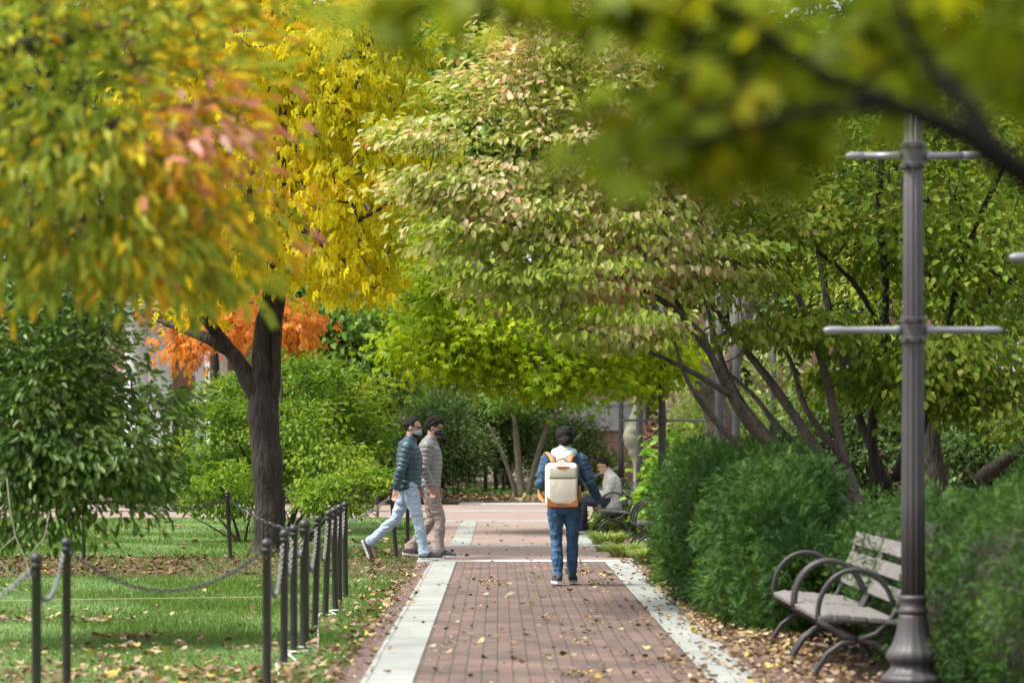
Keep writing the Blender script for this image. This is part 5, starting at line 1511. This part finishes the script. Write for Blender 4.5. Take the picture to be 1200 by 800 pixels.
tube(bm, [(-.078, .155, .06), (-.070, .16, .30), (-.05, .155, .42), (-.06, .0, .452), (-.05, -.155, .42), (-.070, -.16, .30), (-.078, -.155, .06)], .003, n=6)
obj('zip', bm, M['blackplastic'], bp)
bb((.0, -.178, .15), (.10, .03, .16), .012, 'side_pocket', M['leather'], bp)
for s in (-1, 1):
    bm = bmesh.new()
    w_ = .022
    P = [(.045, s * .075, .42), (.02, s * .085, .47), (.06, s * .10, .515), (.14, s * .125, .555), (.22, s * .135, .565), (.30, s * .14, .53), (.35, s * .15, .42), (.33, s * .175, .25), (.20, s * .20, .12), (.08, s * .165, .06)]
    pp = smooth_path(P, 4)
    tube(bm, [Vector(p) for p in pp], .024, .006, n=8, side=Vector((0, 1, 0)))
    obj('shoulder_strap', bm, M['leather'], bp, smooth=True)
bm = bmesh.new()
tube(bm, [Vector(p) for p in smooth_path([(.03, -.05, .44), (.0, -.045, .485), (-.01, 0, .50), (.0, .045, .485), (.03, .05, .44)], 4)], .008, n=8)
obj('handle', bm, M['leather'], bp, smooth=True)
bm = bmesh.new()
tube(bm, [(0, 0, -.10), (0, 0, -.02), (0, 0, .0), (0, 0, .02), (0, 0, .035)], [.034, .036, .02, .022, .018], n=16)
o = obj('bottle', bm, M['blackplastic'], None, smooth=True, loc=(p3.x + .165, 29.25 - .225, 1.09))
tag(o, 'black bottle tucked in the side pocket of the cream backpack', 'bottle')

# --- man sitting on the far bench facing the path, reading
J4 = dict(head=(.12, 0, 1.10), neck=(.04, 0, .97),
          torso=[(-.02, 0, .50, .15, .11), (-.03, 0, .62, .14, .10), (-.02, 0, .76, .165, .115), (.0, 0, .88, .17, .11), (.02, 0, .95, .11, .08)],
          arm_l=[(.0, .19, .89), (.06, .22, .64), (.32, .10, .66)], arm_r=[(.0, -.19, .89), (.06, -.22, .64), (.32, -.08, .66)],
          palmw_r=(0, -1, 0), palmw_l=(0, 1, 0), hand_r=(1, .2, .2), hand_l=(1, -.2, .2), curlsign_r=1, curlsign_l=-1,
          leg_l=[(.02, .09, .52), (.44, .08, .54), (.50, .02, .09)], leg_r=[(.02, -.09, .52), (.45, -.09, .52), (.42, -.10, .09)],
          toe_l=(.66, .0, .03), toe_r=(.58, -.11, .03), hipring=[(-.06, 0, .50, .16, .12), (.0, 0, .52, .17, .13), (.06, 0, .53, .15, .11)])
p4 = (1.55 + .24, 45.5, .03)
man3, HM4 = person(p4, rad(180), 'seated man in a pale grey jacket and dark trousers looking down on the far bench', J4, M['skin2'], None, head_yaw=rad(8), head_pitch=rad(24), hand_curl=.9)
curly_hair(man3, HM4, M['hairbrown'], 3, n=200, curl=.014, vol=1.05, front=.05)
jacket(man3, J4, M['linen'], [(-.03, 0, .42, .19, .15), (-.03, 0, .52, .19, .15), (-.03, 0, .62, .175, .14), (-.01, 0, .76, .19, .15), (.0, 0, .87, .19, .135), (.02, 0, .95, .12, .095)], r=1.0)
trousers(man3, J4, M['darkpants'], r=.98, hem=.065)
shoe(man3, J4['leg_l'][2], J4['toe_l']); shoe(man3, J4['leg_r'][2], J4['toe_r'])
bm = bmesh.new(); box(bm, (0, 0, 0), (.075, .15, .009), bev=.003)
o = obj('phone', bm, M['blackplastic'], None, loc=(p4[0] - .44, 45.5, .03 + .70), rot=(0, rad(30), 0))
tag(o, 'dark phone held in both hands by the seated man', 'phone')
